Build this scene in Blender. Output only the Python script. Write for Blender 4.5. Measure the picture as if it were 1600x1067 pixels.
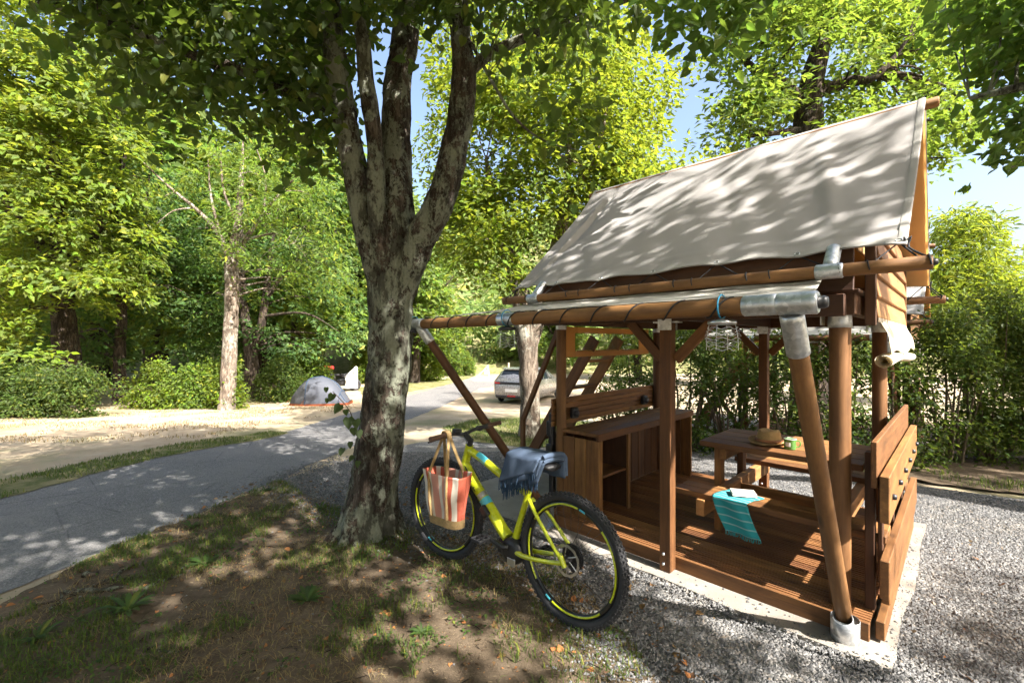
import bpy, bmesh, math, random
import numpy as np
from mathutils import Vector, Matrix, noise
from mathutils.geometry import delaunay_2d_cdt

random.seed(7)
RS = np.random.RandomState(11)
PI = math.pi
sc = bpy.context.scene
for _o in list(bpy.data.objects):
    bpy.data.objects.remove(_o)
C = sc.collection

# ------------------------------------------------------------------ camera
F, CX, CY, H = 700.0, 800.0, 533.5, 1.65
cam_d = bpy.data.cameras.new('camera')
cam_d.sensor_width = 36.0
cam_d.lens = 36.0 * F / 1600.0
cam_d.clip_start = 0.05
cam_d.clip_end = 3000.0
cam = bpy.data.objects.new('camera', cam_d)
cam.location = (0, 0, H)
cam.rotation_euler = (PI / 2, 0, 0)
C.objects.link(cam)
sc.camera = cam

# ------------------------------------------------------------------ sky and sun
SUN_EL = math.radians(43.0)
SUN_XY = Vector((0.707, -0.707))            # horizontal direction towards the sun
world = bpy.data.worlds.new('World')
sc.world = world
world.use_nodes = True
wn, wl = world.node_tree.nodes, world.node_tree.links
wn.clear()
w_out = wn.new('ShaderNodeOutputWorld')
w_bg = wn.new('ShaderNodeBackground')
w_sky = wn.new('ShaderNodeTexSky')
w_sky.sky_type = 'NISHITA'
w_sky.sun_disc = False
w_sky.sun_elevation = SUN_EL
w_sky.sun_rotation = math.atan2(SUN_XY.x, SUN_XY.y)
w_sky.air_density = 1.0
w_sky.dust_density = 5.0
w_sky.ozone_density = 1.0
w_bg.inputs['Strength'].default_value = 0.10
wl.new(w_sky.outputs[0], w_bg.inputs[0])
wl.new(w_bg.outputs[0], w_out.inputs[0])

sun_d = bpy.data.lights.new('sun', 'SUN')
sun_d.energy = 5.0
sun_d.angle = math.radians(0.55)
sun_d.color = (1.0, 0.955, 0.89)
sun = bpy.data.objects.new('sun', sun_d)
_s = Vector((SUN_XY.x * math.cos(SUN_EL), SUN_XY.y * math.cos(SUN_EL), math.sin(SUN_EL)))
sun.rotation_euler = _s.to_track_quat('Z', 'Y').to_euler()
sun.location = (20, -20, 25)
C.objects.link(sun)

sc.view_settings.view_transform = 'Standard'
sc.view_settings.look = 'None'
sc.view_settings.exposure = 2.15
sc.view_settings.gamma = 1.0
sc.view_settings.use_curve_mapping = False
sc.render.engine = 'CYCLES'
sc.cycles.use_denoising = True
sc.cycles.use_adaptive_sampling = True
sc.cycles.adaptive_threshold = 0.03
sc.cycles.max_bounces = 5
sc.cycles.diffuse_bounces = 3
sc.cycles.glossy_bounces = 2
sc.cycles.transmission_bounces = 5
sc.cycles.transparent_max_bounces = 8
sc.cycles.caustics_reflective = False
sc.cycles.caustics_refractive = False
sc.cycles.sample_clamp_indirect = 8.0


# ------------------------------------------------------------------ geometry of the place
def smooth(a, b, t):
    t = min(1.0, max(0.0, (t - a) / (b - a)))
    return t * t * (3 - 2 * t)


def gh(x, y):
    """height of the ground: level round the hut, falling gently towards the tents"""
    d = y - 4.8
    if d <= 0:
        z = 0.0
    elif d < 2:
        z = -0.074 * d * d / 4.0
    elif d < 13:
        z = -0.074 * (d - 1.0)
    else:
        z = -0.888 - 0.012 * (min(d, 60) - 13)
    return z


def gpx(px, py):
    """ground point behind a pixel of the photograph"""
    Y = F * H / max(py - CY, 1.0)
    for _ in range(30):
        Y = F * (H - gh(0, Y)) / max(py - CY, 1.0)
    return Vector(((px - CX) / F * Y, Y, gh(0, Y)))


def at(px, py, Y):
    return Vector(((px - CX) / F * Y, Y, H - (py - CY) / F * Y))


# ------------------------------------------------------------------ tagging
REL = {}


def link(o, parent=None, M=None):
    C.objects.link(o)
    if M is None:
        M = Matrix.Identity(4)
    if parent is not None:
        o.parent = parent
        pm = REL.get(parent.name)
        o.matrix_basis = (pm.inverted() @ M) if pm is not None else M
        REL[o.name] = M
    else:
        o.matrix_basis = M
    return o


def tag(o, label=None, cat=None, group=None, kind=None):
    if label:
        o['label'] = label
    if cat:
        o['category'] = cat
    if group:
        o['group'] = group
    if kind:
        o['kind'] = kind
    return o


def thing(name, label, cat, loc=(0, 0, 0), rotz=0.0, group=None, rot=None):
    o = bpy.data.objects.new(name, None)
    o.empty_display_size = 0.2
    C.objects.link(o)
    o.location = loc
    o.rotation_euler = rot if rot else (0, 0, rotz)
    return tag(o, label, cat, group)


def copy_tree(o, parent=None):
    c = o.copy()
    C.objects.link(c)
    c.parent = parent
    for ch in list(o.children):
        copy_tree(ch, c)
    return c


# ------------------------------------------------------------------ mesh building
def smooth_mesh(me, on=True, angle=None):
    n = len(me.polygons)
    me.polygons.foreach_set('use_smooth', np.ones(n, dtype=bool) if on else np.zeros(n, dtype=bool))


class MB:
    def __init__(self):
        self.v = []
        self.f = []
        self.mi = []
        self.sm = []

    def add(self, vs, fs, mi=0, sm=False):
        b = len(self.v)
        self.v.extend([tuple(p) for p in vs])
        for f in fs:
            self.f.append(tuple(i + b for i in f))
            self.mi.append(mi)
            self.sm.append(sm)

    def box(self, c, s, M=None, ch=0.0, mi=0):
        """box of full size s about c, chamfered by ch"""
        hx, hy, hz = s[0] / 2, s[1] / 2, s[2] / 2
        if ch <= 0:
            vs = [(x, y, z) for x in (-hx, hx) for y in (-hy, hy) for z in (-hz, hz)]
            fs = [(0, 1, 3, 2), (4, 6, 7, 5), (0, 4, 5, 1), (2, 3, 7, 6), (0, 2, 6, 4), (1, 5, 7, 3)]
        else:
            vs, fs = cbox(s[0], s[1], s[2], ch)
        if M is None:
            vs = [(v[0] + c[0], v[1] + c[1], v[2] + c[2]) for v in vs]
        else:
            vs = [M @ Vector((v[0] + c[0], v[1] + c[1], v[2] + c[2])) for v in vs]
        self.add(vs, fs, mi)

    def tube(self, pts, rad, seg=8, caps=True, mi=0, closed=False, flat=1.0, sm=True, jit=None):
        pts = [Vector(p) for p in pts]
        n = len(pts)
        if not hasattr(rad, '__len__'):
            rad = [rad] * n
        tang = []
        for i in range(n):
            if closed:
                t = pts[(i + 1) % n] - pts[(i - 1) % n]
            else:
                t = pts[min(i + 1, n - 1)] - pts[max(i - 1, 0)]
            tang.append(t.normalized() if t.length > 1e-9 else Vector((0, 0, 1)))
        up = Vector((0, 0, 1)) if abs(tang[0].z) < 0.9 else Vector((1, 0, 0))
        nrm = (up - tang[0] * up.dot(tang[0])).normalized()
        vs = []
        for i in range(n):
            nrm = nrm - tang[i] * nrm.dot(tang[i])
            nrm = nrm.normalized() if nrm.length > 1e-6 else tang[i].orthogonal().normalized()
            bi = tang[i].cross(nrm)
            for k in range(seg):
                a = 2 * PI * k / seg
                r = rad[i]
                p = pts[i] + nrm * (math.cos(a) * r * flat) + bi * (math.sin(a) * r)
                if jit:
                    p = jit(p, nrm * math.cos(a) + bi * math.sin(a), r)
                vs.append(p)
        fs = []
        m = n if closed else n - 1
        for i in range(m):
            j = (i + 1) % n
            for k in range(seg):
                l = (k + 1) % seg
                fs.append((i * seg + k, i * seg + l, j * seg + l, j * seg + k))
        self.add(vs, fs, mi, sm)
        if caps and not closed:
            self.add(vs[:seg], [tuple(range(seg - 1, -1, -1))], mi)
            self.add(vs[-seg:], [tuple(range(seg))], mi)

    def grid(self, fn, nu, nv, mi=0, sm=True):
        vs = [fn(i / nu, j / nv) for i in range(nu + 1) for j in range(nv + 1)]
        fs = []
        for i in range(nu):
            for j in range(nv):
                a = i * (nv + 1) + j
                fs.append((a, a + nv + 1, a + nv + 2, a + 1))
        self.add(vs, fs, mi, sm)

    def lathe(self, prof, seg=20, M=None, mi=0, sm=True):
        """prof: list of (r, z)"""
        vs = []
        for r, z in prof:
            for k in range(seg):
                a = 2 * PI * k / seg
                p = Vector((r * math.cos(a), r * math.sin(a), z))
                vs.append(M @ p if M is not None else p)
        fs = []
        for i in range(len(prof) - 1):
            for k in range(seg):
                l = (k + 1) % seg
                fs.append((i * seg + k, i * seg + l, (i + 1) * seg + l, (i + 1) * seg + k))
        self.add(vs, fs, mi, sm)

    def mesh(self, name, mats):
        me = bpy.data.meshes.new(name)
        me.from_pydata(self.v, [], self.f)
        me.polygons.foreach_set('material_index', np.array(self.mi, dtype=np.int32))
        me.polygons.foreach_set('use_smooth', np.array(self.sm, dtype=bool))
        for m in (mats if isinstance(mats, (list, tuple)) else [mats]):
            me.materials.append(m)
        me.update()
        return me

    def build(self, name, mats, parent=None, M=None):
        o = bpy.data.objects.new(name, self.mesh(name, mats))
        return link(o, parent, M)


def cbox(sx, sy, sz, c):
    hx, hy, hz = sx / 2, sy / 2, sz / 2
    c = min(c, hx * .9, hy * .9, hz * .9)
    vs, idx = [], {}
    for x in (-1, 1):
        for y in (-1, 1):
            for z in (-1, 1):
                for ax in range(3):
                    idx[(x, y, z, ax)] = len(vs)
                    vs.append((x * (hx - (c if ax != 0 else 0)), y * (hy - (c if ax != 1 else 0)), z * (hz - (c if ax != 2 else 0))))
    fs = []
    for s in (-1, 1):
        q = [(-1, -1), (1, -1), (1, 1), (-1, 1)]
        if s < 0:
            q = q[::-1]
        fs.append(tuple(idx[(s, a, b, 0)] for a, b in q))
        fs.append(tuple(idx[(b, s, a, 1)] for a, b in q))
        fs.append(tuple(idx[(a, b, s, 2)] for a, b in q))
    for a in (-1, 1):
        for b in (-1, 1):
            f = (idx[(a, b, -1, 0)], idx[(a, b, 1, 0)], idx[(a, b, 1, 1)], idx[(a, b, -1, 1)])
            fs.append(f if a * b < 0 else f[::-1])
            f = (idx[(-1, a, b, 1)], idx[(1, a, b, 1)], idx[(1, a, b, 2)], idx[(-1, a, b, 2)])
            fs.append(f if a * b < 0 else f[::-1])
            f = (idx[(a, -1, b, 0)], idx[(a, 1, b, 0)], idx[(a, 1, b, 2)], idx[(a, -1, b, 2)])
            fs.append(f if a * b > 0 else f[::-1])
    for x in (-1, 1):
        for y in (-1, 1):
            for z in (-1, 1):
                f = (idx[(x, y, z, 0)], idx[(x, y, z, 1)], idx[(x, y, z, 2)])
                fs.append(f if x * y * z > 0 else f[::-1])
    return vs, fs


_cache = {}


def axis_matrix(p0, p1, up=(0, 0, 1)):
    p0, p1 = Vector(p0), Vector(p1)
    x = (p1 - p0).normalized()
    u = Vector(up)
    z = (u - x * u.dot(x))
    z = z.normalized() if z.length > 1e-6 else x.orthogonal().normalized()
    y = z.cross(x)
    M = Matrix.Identity(4)
    for i in range(3):
        M[i][0], M[i][1], M[i][2], M[i][3] = x[i], y[i], z[i], (p0[i] + p1[i]) / 2
    return M


def plank(name, parent, p0, p1, w, t, mat, up=(0, 0, 1), ch=0.004):
    """board from p0 to p1 (centre line), width w across, thickness t along up"""
    L = (Vector(p1) - Vector(p0)).length
    k = ('b', round(L, 3), round(w, 4), round(t, 4), mat.name)
    if k not in _cache:
        vs, fs = cbox(L, w, t, ch)
        mb = MB()
        mb.add(vs, fs)
        _cache[k] = mb.mesh(name, mat)
    return link(bpy.data.objects.new(name, _cache[k]), parent, axis_matrix(p0, p1, up))


def pole(name, parent, p0, p1, r, mat, seg=18, r1=None, wob=0.0):
    L = (Vector(p1) - Vector(p0)).length
    k = ('p', round(L, 3), round(r, 4), mat.name, seg, r1)
    if k not in _cache:
        mb = MB()
        n = 8
        pts = [(-L / 2 + L * i / n, wob * math.sin(i * 1.3), wob * math.cos(i * 1.7)) for i in range(n + 1)]
        rr = [r + ((r1 if r1 else r) - r) * i / n for i in range(n + 1)]
        e = min(0.006, r * .2)
        pts = [(-L / 2 - e, 0, 0)] + pts + [(L / 2 + e, 0, 0)]
        rr = [rr[0] - e] + rr + [rr[-1] - e]
        mb.tube(pts, rr, seg)
        _cache[k] = mb.mesh(name, mat)
    return link(bpy.data.objects.new(name, _cache[k]), parent, axis_matrix(p0, p1))


def catmull(pts, n=6, rad=None):
    P = [Vector(p) for p in pts]
    out, ro = [], []
    for i in range(len(P) - 1):
        p0, p1, p2, p3 = P[max(i - 1, 0)], P[i], P[i + 1], P[min(i + 2, len(P) - 1)]
        for k in range(n):
            t = k / n
            out.append(0.5 * ((2 * p1) + (p2 - p0) * t + (2 * p0 - 5 * p1 + 4 * p2 - p3) * t * t + (3 * p1 - p0 - 3 * p2 + p3) * t ** 3))
            if rad:
                ro.append(rad[i] + (rad[i + 1] - rad[i]) * t)
    out.append(P[-1])
    if rad:
        ro.append(rad[-1])
        return out, ro
    return out


def np_mesh(name, verts, faces_flat, loop_tot, mats, smooth_on=False):
    """fast mesh from arrays; faces_flat = vertex index per loop, loop_tot = loops per polygon"""
    me = bpy.data.meshes.new(name)
    nv, nl, npoly = len(verts), len(faces_flat), len(loop_tot)
    me.vertices.add(nv)
    me.vertices.foreach_set('co', np.ascontiguousarray(verts, dtype=np.float32).ravel())
    me.loops.add(nl)
    me.loops.foreach_set('vertex_index', np.ascontiguousarray(faces_flat, dtype=np.int32))
    me.polygons.add(npoly)
    st = np.concatenate(([0], np.cumsum(loop_tot)[:-1])).astype(np.int32)
    me.polygons.foreach_set('loop_start', st)
    me.polygons.foreach_set('use_smooth', np.full(npoly, smooth_on, dtype=bool))
    for m in (mats if isinstance(mats, (list, tuple)) else [mats]):
        me.materials.append(m)
    me.update(calc_edges=True)
    return me


LEAF = {
    # folded diamond
    'simple': (np.array([(0, 0, 0), (-.30, .42, .06), (0, 1, -.06), (.30, .42, .06)], float), [(0, 2, 1), (0, 3, 2)]),
    # heart shaped lime leaf, folded along the midrib, drooping tip
    'heart': (np.array([(0, 0.02, 0), (-.27, -.10, .05), (-.50, .20, .07), (-.40, .58, .03), (0, 1.08, -.12), (.40, .58, .03), (.50, .20, .07), (.27, -.10, .05)], float),
              [(0, 4, 3, 2, 1), (0, 7, 6, 5, 4)]),
    'narrow': (np.array([(0, 0, 0), (-.16, .4, .04), (0, 1, -.08), (.16, .4, .04)], float), [(0, 2, 1), (0, 3, 2)]),
}


def leaf_mesh(name, pos, nrm, dirv, size, kind, mat):
    tv, tf = LEAF[kind]
    N = len(pos)
    nrm = nrm / np.linalg.norm(nrm, axis=1, keepdims=True)
    d = dirv - nrm * np.sum(dirv * nrm, axis=1, keepdims=True)
    d /= (np.linalg.norm(d, axis=1, keepdims=True) + 1e-9)
    s = np.cross(d, nrm)
    k = len(tv)
    rc = np.random.RandomState(N % 997)
    c1, c2, wd = rc.uniform(-.75, .55, N), rc.uniform(-.55, .25, N), rc.uniform(.75, 1.12, N)
    tz = tv[None, :, 2] + c1[:, None] * tv[None, :, 0] ** 2 + c2[:, None] * tv[None, :, 1] ** 2
    tx = tv[None, :, 0] * wd[:, None] + .12 * c1[:, None] * tv[None, :, 1] ** 2
    V = (pos[:, None, :] + size[:, None, None] * (tx[:, :, None] * s[:, None, :] + tv[None, :, 1, None] * d[:, None, :] + tz[:, :, None] * nrm[:, None, :]))
    flat = np.concatenate([np.array(f) for f in tf])
    L = (flat[None, :] + (np.arange(N) * k)[:, None]).ravel()
    tot = np.tile(np.array([len(f) for f in tf]), N)
    return np_mesh(name, V.reshape(-1, 3), L, tot, mat)


def clump_leaves(centers, per, rh, rv, size, rs, droop=0.35, axis=None, jit=0.5):
    """leaves in flattened sprays round the centers"""
    n = len(centers)
    c = np.repeat(centers, per, axis=0)
    N = len(c)
    # each spray has its own tilt
    tilt = rs.normal(0, .28, (n, 2))
    if axis is not None:
        out = centers - axis
        out[:, 2] *= .2
        l = np.linalg.norm(out[:, :2], axis=1) + 1e-6
        tilt[:, 0] += droop * out[:, 0] / l
        tilt[:, 1] += droop * out[:, 1] / l
    T = np.repeat(tilt, per, axis=0)
    r = np.sqrt(rs.rand(N)) * rh * (0.7 + .6 * np.repeat(rs.rand(n), per))
    a = rs.rand(N) * 2 * PI
    ox, oy = r * np.cos(a), r * np.sin(a)
    oz = rs.normal(0, rv, N) - T[:, 0] * ox - T[:, 1] * oy
    pos = c + np.stack([ox, oy, oz], 1)
    nr = np.stack([T[:, 0], T[:, 1], np.ones(N)], 1) + rs.normal(0, jit, (N, 3))
    dr = np.stack([ox, oy, -0.25 * rh * np.ones(N)], 1) / rh + rs.normal(0, .5, (N, 3))
    sz = size * (0.65 + 0.7 * rs.rand(N))
    return pos, nr, dr, sz


def ell_points(c, rad, n, rs, power=2.4, lo=-0.75, gap=0.0, seed=0.0, gs=0.5):
    out = []
    while len(out) < n:
        v = rs.normal(0, 1, 3)
        v /= np.linalg.norm(v)
        if v[2] < lo:
            continue
        p = v * (rs.rand() ** (1 / power))
        q = Vector((c[0] + p[0] * rad[0], c[1] + p[1] * rad[1], c[2] + p[2] * rad[2]))
        if gap and noise.noise(q * gs + Vector((seed, seed * 2, 0))) < gap - .5:
            continue
        out.append(q)
    return np.array([tuple(q) for q in out])


# ------------------------------------------------------------------ materials
class NT:
    def __init__(self, name):
        self.m = bpy.data.materials.new(name)
        self.m.use_nodes = True
        self.n, self.l = self.m.node_tree.nodes, self.m.node_tree.links
        self.n.clear()
        self.out = self.n.new('ShaderNodeOutputMaterial')

    def node(self, t, **kw):
        nd = self.n.new(t)
        for k, v in kw.items():
            setattr(nd, k, v)
        return nd

    def put(self, sock, v):
        if hasattr(v, 'is_linked') or hasattr(v, 'links'):
            self.l.new(v, sock)
        elif isinstance(v, (tuple, list)) and len(v) == 3 and sock.type == 'RGBA':
            sock.default_value = (*v, 1)
        else:
            sock.default_value = v

    def coord(self, kind='Object', scale=(1, 1, 1), rnd=False):
        if kind == 'Position':
            c = self.node('ShaderNodeNewGeometry').outputs['Position']
        else:
            c = self.node('ShaderNodeTexCoord').outputs[kind]
        mp = self.node('ShaderNodeMapping')
        mp.inputs['Scale'].default_value = scale
        self.l.new(c, mp.inputs[0])
        v = mp.outputs[0]
        if rnd:
            oi = self.node('ShaderNodeObjectInfo')
            ml = self.math('MULTIPLY', oi.outputs['Random'], 37.0)
            ad = self.node('ShaderNodeVectorMath', operation='ADD')
            self.l.new(v, ad.inputs[0])
            self.l.new(ml, ad.inputs[1])
            v = ad.outputs[0]
        return v

    def noise(self, vec, scale=5, detail=4, rough=0.6, dist=0.0):
        nd = self.node('ShaderNodeTexNoise')
        self.l.new(vec, nd.inputs['Vector'])
        nd.inputs['Scale'].default_value = scale
        nd.inputs['Detail'].default_value = detail
        nd.inputs['Roughness'].default_value = rough
        nd.inputs['Distortion'].default_value = dist
        return nd.outputs[0]

    def voro(self, vec, scale=5, feature='F1', out='Distance'):
        nd = self.node('ShaderNodeTexVoronoi', feature=feature)
        self.l.new(vec, nd.inputs['Vector'])
        nd.inputs['Scale'].default_value = scale
        return nd.outputs[out]

    def math(self, op, a, b=0.0, clamp=False):
        nd = self.node('ShaderNodeMath', operation=op, use_clamp=clamp)
        self.put(nd.inputs[0], a)
        self.put(nd.inputs[1], b)
        return nd.outputs[0]

    def ramp(self, fac, stops, interp='LINEAR'):
        nd = self.node('ShaderNodeValToRGB')
        cr = nd.color_ramp
        cr.interpolation = interp
        while len(cr.elements) < len(stops):
            cr.elements.new(0.5)
        for e, (p, c) in zip(cr.elements, stops):
            e.position = p
            e.color = (*c, 1) if isinstance(c, (tuple, list)) else (c, c, c, 1)
        self.put(nd.inputs[0], fac)
        return nd.outputs[0]

    def mix(self, fac, a, b, mode='MIX'):
        nd = self.node('ShaderNodeMix', data_type='RGBA', blend_type=mode)
        self.put(nd.inputs[0], fac)
        self.put(nd.inputs[6], a)
        self.put(nd.inputs[7], b)
        return nd.outputs[2]

    def bump(self, h, dist=0.01, strength=1.0):
        nd = self.node('ShaderNodeBump')
        nd.inputs['Strength'].default_value = strength
        nd.inputs['Distance'].default_value = dist
        self.l.new(h, nd.inputs['Height'])
        return nd.outputs[0]

    def bsdf(self, color, rough=0.6, metal=0.0, normal=None, spec=0.5, **kw):
        b = self.node('ShaderNodeBsdfPrincipled')
        self.put(b.inputs['Base Color'], color)
        self.put(b.inputs['Roughness'], rough)
        self.put(b.inputs['Metallic'], metal)
        b.inputs['Specular IOR Level'].default_value = spec
        for k, v in kw.items():
            self.put(b.inputs[k.replace('_', ' ')], v)
        if normal is not None:
            self.l.new(normal, b.inputs['Normal'])
        return b.outputs[0]

    def finish(self, sh):
        self.l.new(sh, self.out.inputs['Surface'])
        return self.m


def hsv(t, col, h=0.5, s=1.0, v=1.0):
    nd = t.node('ShaderNodeHueSaturation')
    t.put(nd.inputs['Hue'], h)
    t.put(nd.inputs['Saturation'], s)
    t.put(nd.inputs['Value'], v)
    t.put(nd.inputs['Color'], col)
    return nd.outputs[0]


def m_plain(name, col, rough=0.6, metal=0.0, var=0.12, nscale=9.0, bump=0.0, bscale=60, spec=0.5, **kw):
    t = NT(name)
    v = t.coord()
    n = t.noise(v, nscale, 5)
    c = t.mix(n, tuple(x * (1 - var * 1.6) for x in col), tuple(min(1, x * (1 + var * 1.4)) for x in col))
    nr = t.bump(t.noise(v, bscale, 3), bump) if bump else None
    r = t.math('ADD', t.math('MULTIPLY', t.noise(v, nscale * 2.3, 3), 0.2), rough - .1)
    return t.finish(t.bsdf(c, r, metal, nr, spec, **kw))


def m_wood(name, dark, light, rough=0.62, grain=1.0, knots=True, groove=0):
    """board whose length runs along its own X"""
    t = NT(name)
    v = t.coord('Object', (1.6, 26 * grain, 26 * grain), rnd=True)
    n1 = t.noise(v, 1.2, 6, .65, .6)
    v2 = t.coord('Object', (3, 3, 3), rnd=True)
    n2 = t.noise(v2, 1.0, 4, .6)
    f = t.math('ADD', t.math('MULTIPLY', n1, .75), t.math('MULTIPLY', n2, .4))
    c = t.ramp(f, [(.30, dark), (.56, tuple((a + b) / 2 for a, b in zip(dark, light))), (.78, light)])
    if knots:
        vk = t.coord('Object', (2.2, 6, 6), rnd=True)
        k = t.voro(vk, 1.1)
        c = t.mix(t.math('MULTIPLY', t.ramp(k, [(.03, 1.0), (.14, 0.0)]), .75), c, tuple(x * .35 for x in dark))
    oi = t.node('ShaderNodeObjectInfo').outputs['Random']
    c = hsv(t, c, t.math('ADD', t.math('MULTIPLY', oi, .012), .494), 1.0, t.math('ADD', t.math('MULTIPLY', oi, .7), .62))
    stain = t.noise(t.coord('Object', (1, 2.5, 2.5), rnd=True), 2.2, 5, .7)
    c = t.mix(t.math('MULTIPLY', t.ramp(stain, [(.52, 0.0), (.72, 1.0)]), .45), c, tuple(x * .5 for x in dark))
    nr = t.bump(t.math('ADD', n1, t.math('MULTIPLY', n2, .3)), 0.0025, .9)
    return t.finish(t.bsdf(c, t.math('ADD', t.math('MULTIPLY', n1, .3), rough - .15), 0, nr, .35))


def m_leaf(name, col, trans, tfac=0.45, rough=0.45, vary=0.35, yellow=0.08):
    t = NT(name)
    ri = t.node('ShaderNodeNewGeometry').outputs['Random Per Island']
    r2 = t.math('FRACT', t.math('MULTIPLY', ri, 17.31))
    c = hsv(t, col, t.math('ADD', t.math('MULTIPLY', ri, .045), .478), t.math('ADD', t.math('MULTIPLY', r2, .3), .82), t.math('ADD', t.math('MULTIPLY', r2, vary * 2), 1 - vary))
    c = t.mix(t.math('GREATER_THAN', ri, 1 - yellow), c, tuple(x for x in (col[0] * 2.6, col[1] * 1.75, col[2] * 1.2)))
    tc = hsv(t, trans, t.math('ADD', t.math('MULTIPLY', ri, .03), .485), 1.0, t.math('ADD', t.math('MULTIPLY', r2, vary), 1 - vary * .5))
    b = t.bsdf(c, rough + .1, 0, None, .18)
    tr = t.node('ShaderNodeBsdfTranslucent')
    t.put(tr.inputs['Color'], tc)
    mx = t.node('ShaderNodeMixShader')
    mx.inputs[0].default_value = tfac
    t.l.new(b, mx.inputs[1])
    t.l.new(tr.outputs[0], mx.inputs[2])
    return t.finish(mx.outputs[0])


def m_cloth(name, col, tfac=0.0, tcol=None, rough=0.9, weave=900, var=.1, fold=0.0):
    t = NT(name)
    v = t.coord()
    n = t.noise(v, 3.0, 5, .6)
    c = t.mix(n, tuple(x * (1 - var) for x in col), tuple(min(1, x * (1 + var)) for x in col))
    st = t.noise(v, 1.1, 6, .75)
    c = t.mix(t.math('MULTIPLY', t.ramp(st, [(.55, 0.), (.75, 1.)]), .18), c, tuple(x * .62 for x in col))
    w = t.noise(v, weave, 1)
    h = t.math('ADD', t.math('MULTIPLY', w, .15), t.math('MULTIPLY', t.noise(v, 14, 4), fold))
    nr = t.bump(h, 0.004, .6)
    b = t.bsdf(c, rough, 0, nr, .25)
    if tfac:
        tr = t.node('ShaderNodeBsdfTranslucent')
        t.put(tr.inputs['Color'], tcol or col)
        mx = t.node('ShaderNodeMixShader')
        mx.inputs[0].default_value = tfac
        t.l.new(b, mx.inputs[1])
        t.l.new(tr.outputs[0], mx.inputs[2])
        return t.finish(mx.outputs[0])
    return t.finish(b)


def m_bark(name, dark, mid, lichen, amt=.5, vs=1.0):
    t = NT(name)
    v = t.coord('Object', (16 * vs, 16 * vs, 3.2 * vs))
    n1 = t.noise(v, 1.6, 8, .72, .5)
    c = t.ramp(n1, [(.33, tuple(x * .45 for x in dark)), (.45, dark), (.58, mid), (.72, tuple(x * 1.45 for x in mid))])
    fine = t.noise(t.coord('Object', (55, 55, 40)), 1.0, 5, .75)
    big = t.noise(t.coord('Object', (1.5 * vs, 1.5 * vs, .9 * vs)), 1.4, 4, .6)
    l = t.noise(t.coord('Object', (5.5 * vs, 5.5 * vs, 3.8 * vs)), 1.5, 9, .78, .3)
    s = t.math('ADD', t.math('ADD', t.math('MULTIPLY', l, .62), t.math('MULTIPLY', big, .42)), t.math('MULTIPLY', fine, .2))
    lm = t.ramp(s, [(.735 - amt * .17, 0.0), (.765 - amt * .17, 1.0)])
    c = t.mix(t.math('MULTIPLY', lm, .88), c, t.mix(fine, tuple(x * .45 for x in lichen), tuple(x * 1.3 for x in lichen)))
    dk = t.noise(t.coord('Object', (4.0 * vs, 4.0 * vs, 1.5 * vs)), 1.7, 8, .75)
    c = t.mix(t.math('MULTIPLY', t.ramp(dk, [(.50, 0.0), (.56, 1.0)]), .72), c, t.mix(fine, tuple(x * .3 for x in dark), tuple(x * .9 for x in dark)))
    h = t.math('ADD', n1, t.math('ADD', t.math('MULTIPLY', fine, .4), t.math('MULTIPLY', lm, .25)))
    nr = t.bump(h, 0.03, 1.0)
    return t.finish(t.bsdf(c, .92, 0, nr, .15))


M = {}
M['wood'] = m_wood('stained_wood', (0.07714, 0.03188, 0.01098), (0.2652, 0.1219, 0.03954))
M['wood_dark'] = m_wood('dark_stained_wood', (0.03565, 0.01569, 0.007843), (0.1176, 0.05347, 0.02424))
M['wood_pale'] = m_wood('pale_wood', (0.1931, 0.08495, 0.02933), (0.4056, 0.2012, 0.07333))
M['pole'] = m_wood('round_pole_wood', (0.06353, 0.02783, 0.01029), (0.2202, 0.1023, 0.03731), grain=.6)
M['deck'] = m_wood('deck_wood', (0.09605, 0.03947, 0.01555), (0.3075, 0.1382, 0.05058), rough=.6)
M['oldwood'] = m_wood('grey_wood', (.25, .2, .15), (.5, .42, .32))


def m_galv():
    t = NT('galvanised_steel')
    v = t.coord('Object', (1, 1, 1), rnd=True)
    s = t.voro(v, 55, out='Color')
    g = t.node('ShaderNodeSeparateColor')
    t.l.new(s, g.inputs[0])
    c = t.ramp(g.outputs[0], [(0, (.42, .44, .46)), (1, (.66, .68, .70))])
    st = t.noise(v, 9, 6, .7)
    c = t.mix(t.math('MULTIPLY', t.ramp(st, [(.5, 0.), (.7, 1.)]), .35), c, (.30, .30, .29))
    r = t.math('ADD', t.math('MULTIPLY', t.noise(v, 20, 4), .3), .28)
    return t.finish(t.bsdf(c, r, .85, t.bump(t.noise(v, 30, 3), .002, .3)))


M['galv'] = m_galv()
M['canvas'] = m_cloth('beige_canvas', (0.3443, 0.3259, 0.312), .10, (0.5796, 0.4087, 0.2167), .8, fold=.25, weave=700)
M['canvas_hem'] = m_cloth('canvas_hem', (.33, .315, .29), .05, (.5, .4, .25), .8)
M['canvas_tan'] = m_cloth('tan_canvas', (.66, .42, .19), .45, (.95, .52, .17), .85, fold=.15)
M['canvas_cream'] = m_cloth('cream_canvas', (.72, .66, .52), .2, (.8, .68, .45), .85, fold=.1)
M['awning'] = m_cloth('pale_awning_canvas', (.62, .60, .55), .4, (.75, .70, .58), .75)
M['rope'] = m_plain('black_cord', (.012, .012, .014), .7, bump=.002, bscale=300)
M['blue_cord'] = m_plain('blue_cord', (.02, .22, .38), .7)
M['black'] = m_plain('black_plastic', (.015, .015, .017), .45)
M['rubber'] = m_plain('tyre_rubber', (.022, .022, .024), .78, bump=.002, bscale=200)
M['rim'] = m_plain('black_rim', (.012, .012, .013), .32)
M['steel'] = m_plain('steel', (.55, .56, .58), .3, .95)
M['darksteel'] = m_plain('dark_steel', (.06, .06, .065), .4, .7)
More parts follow.
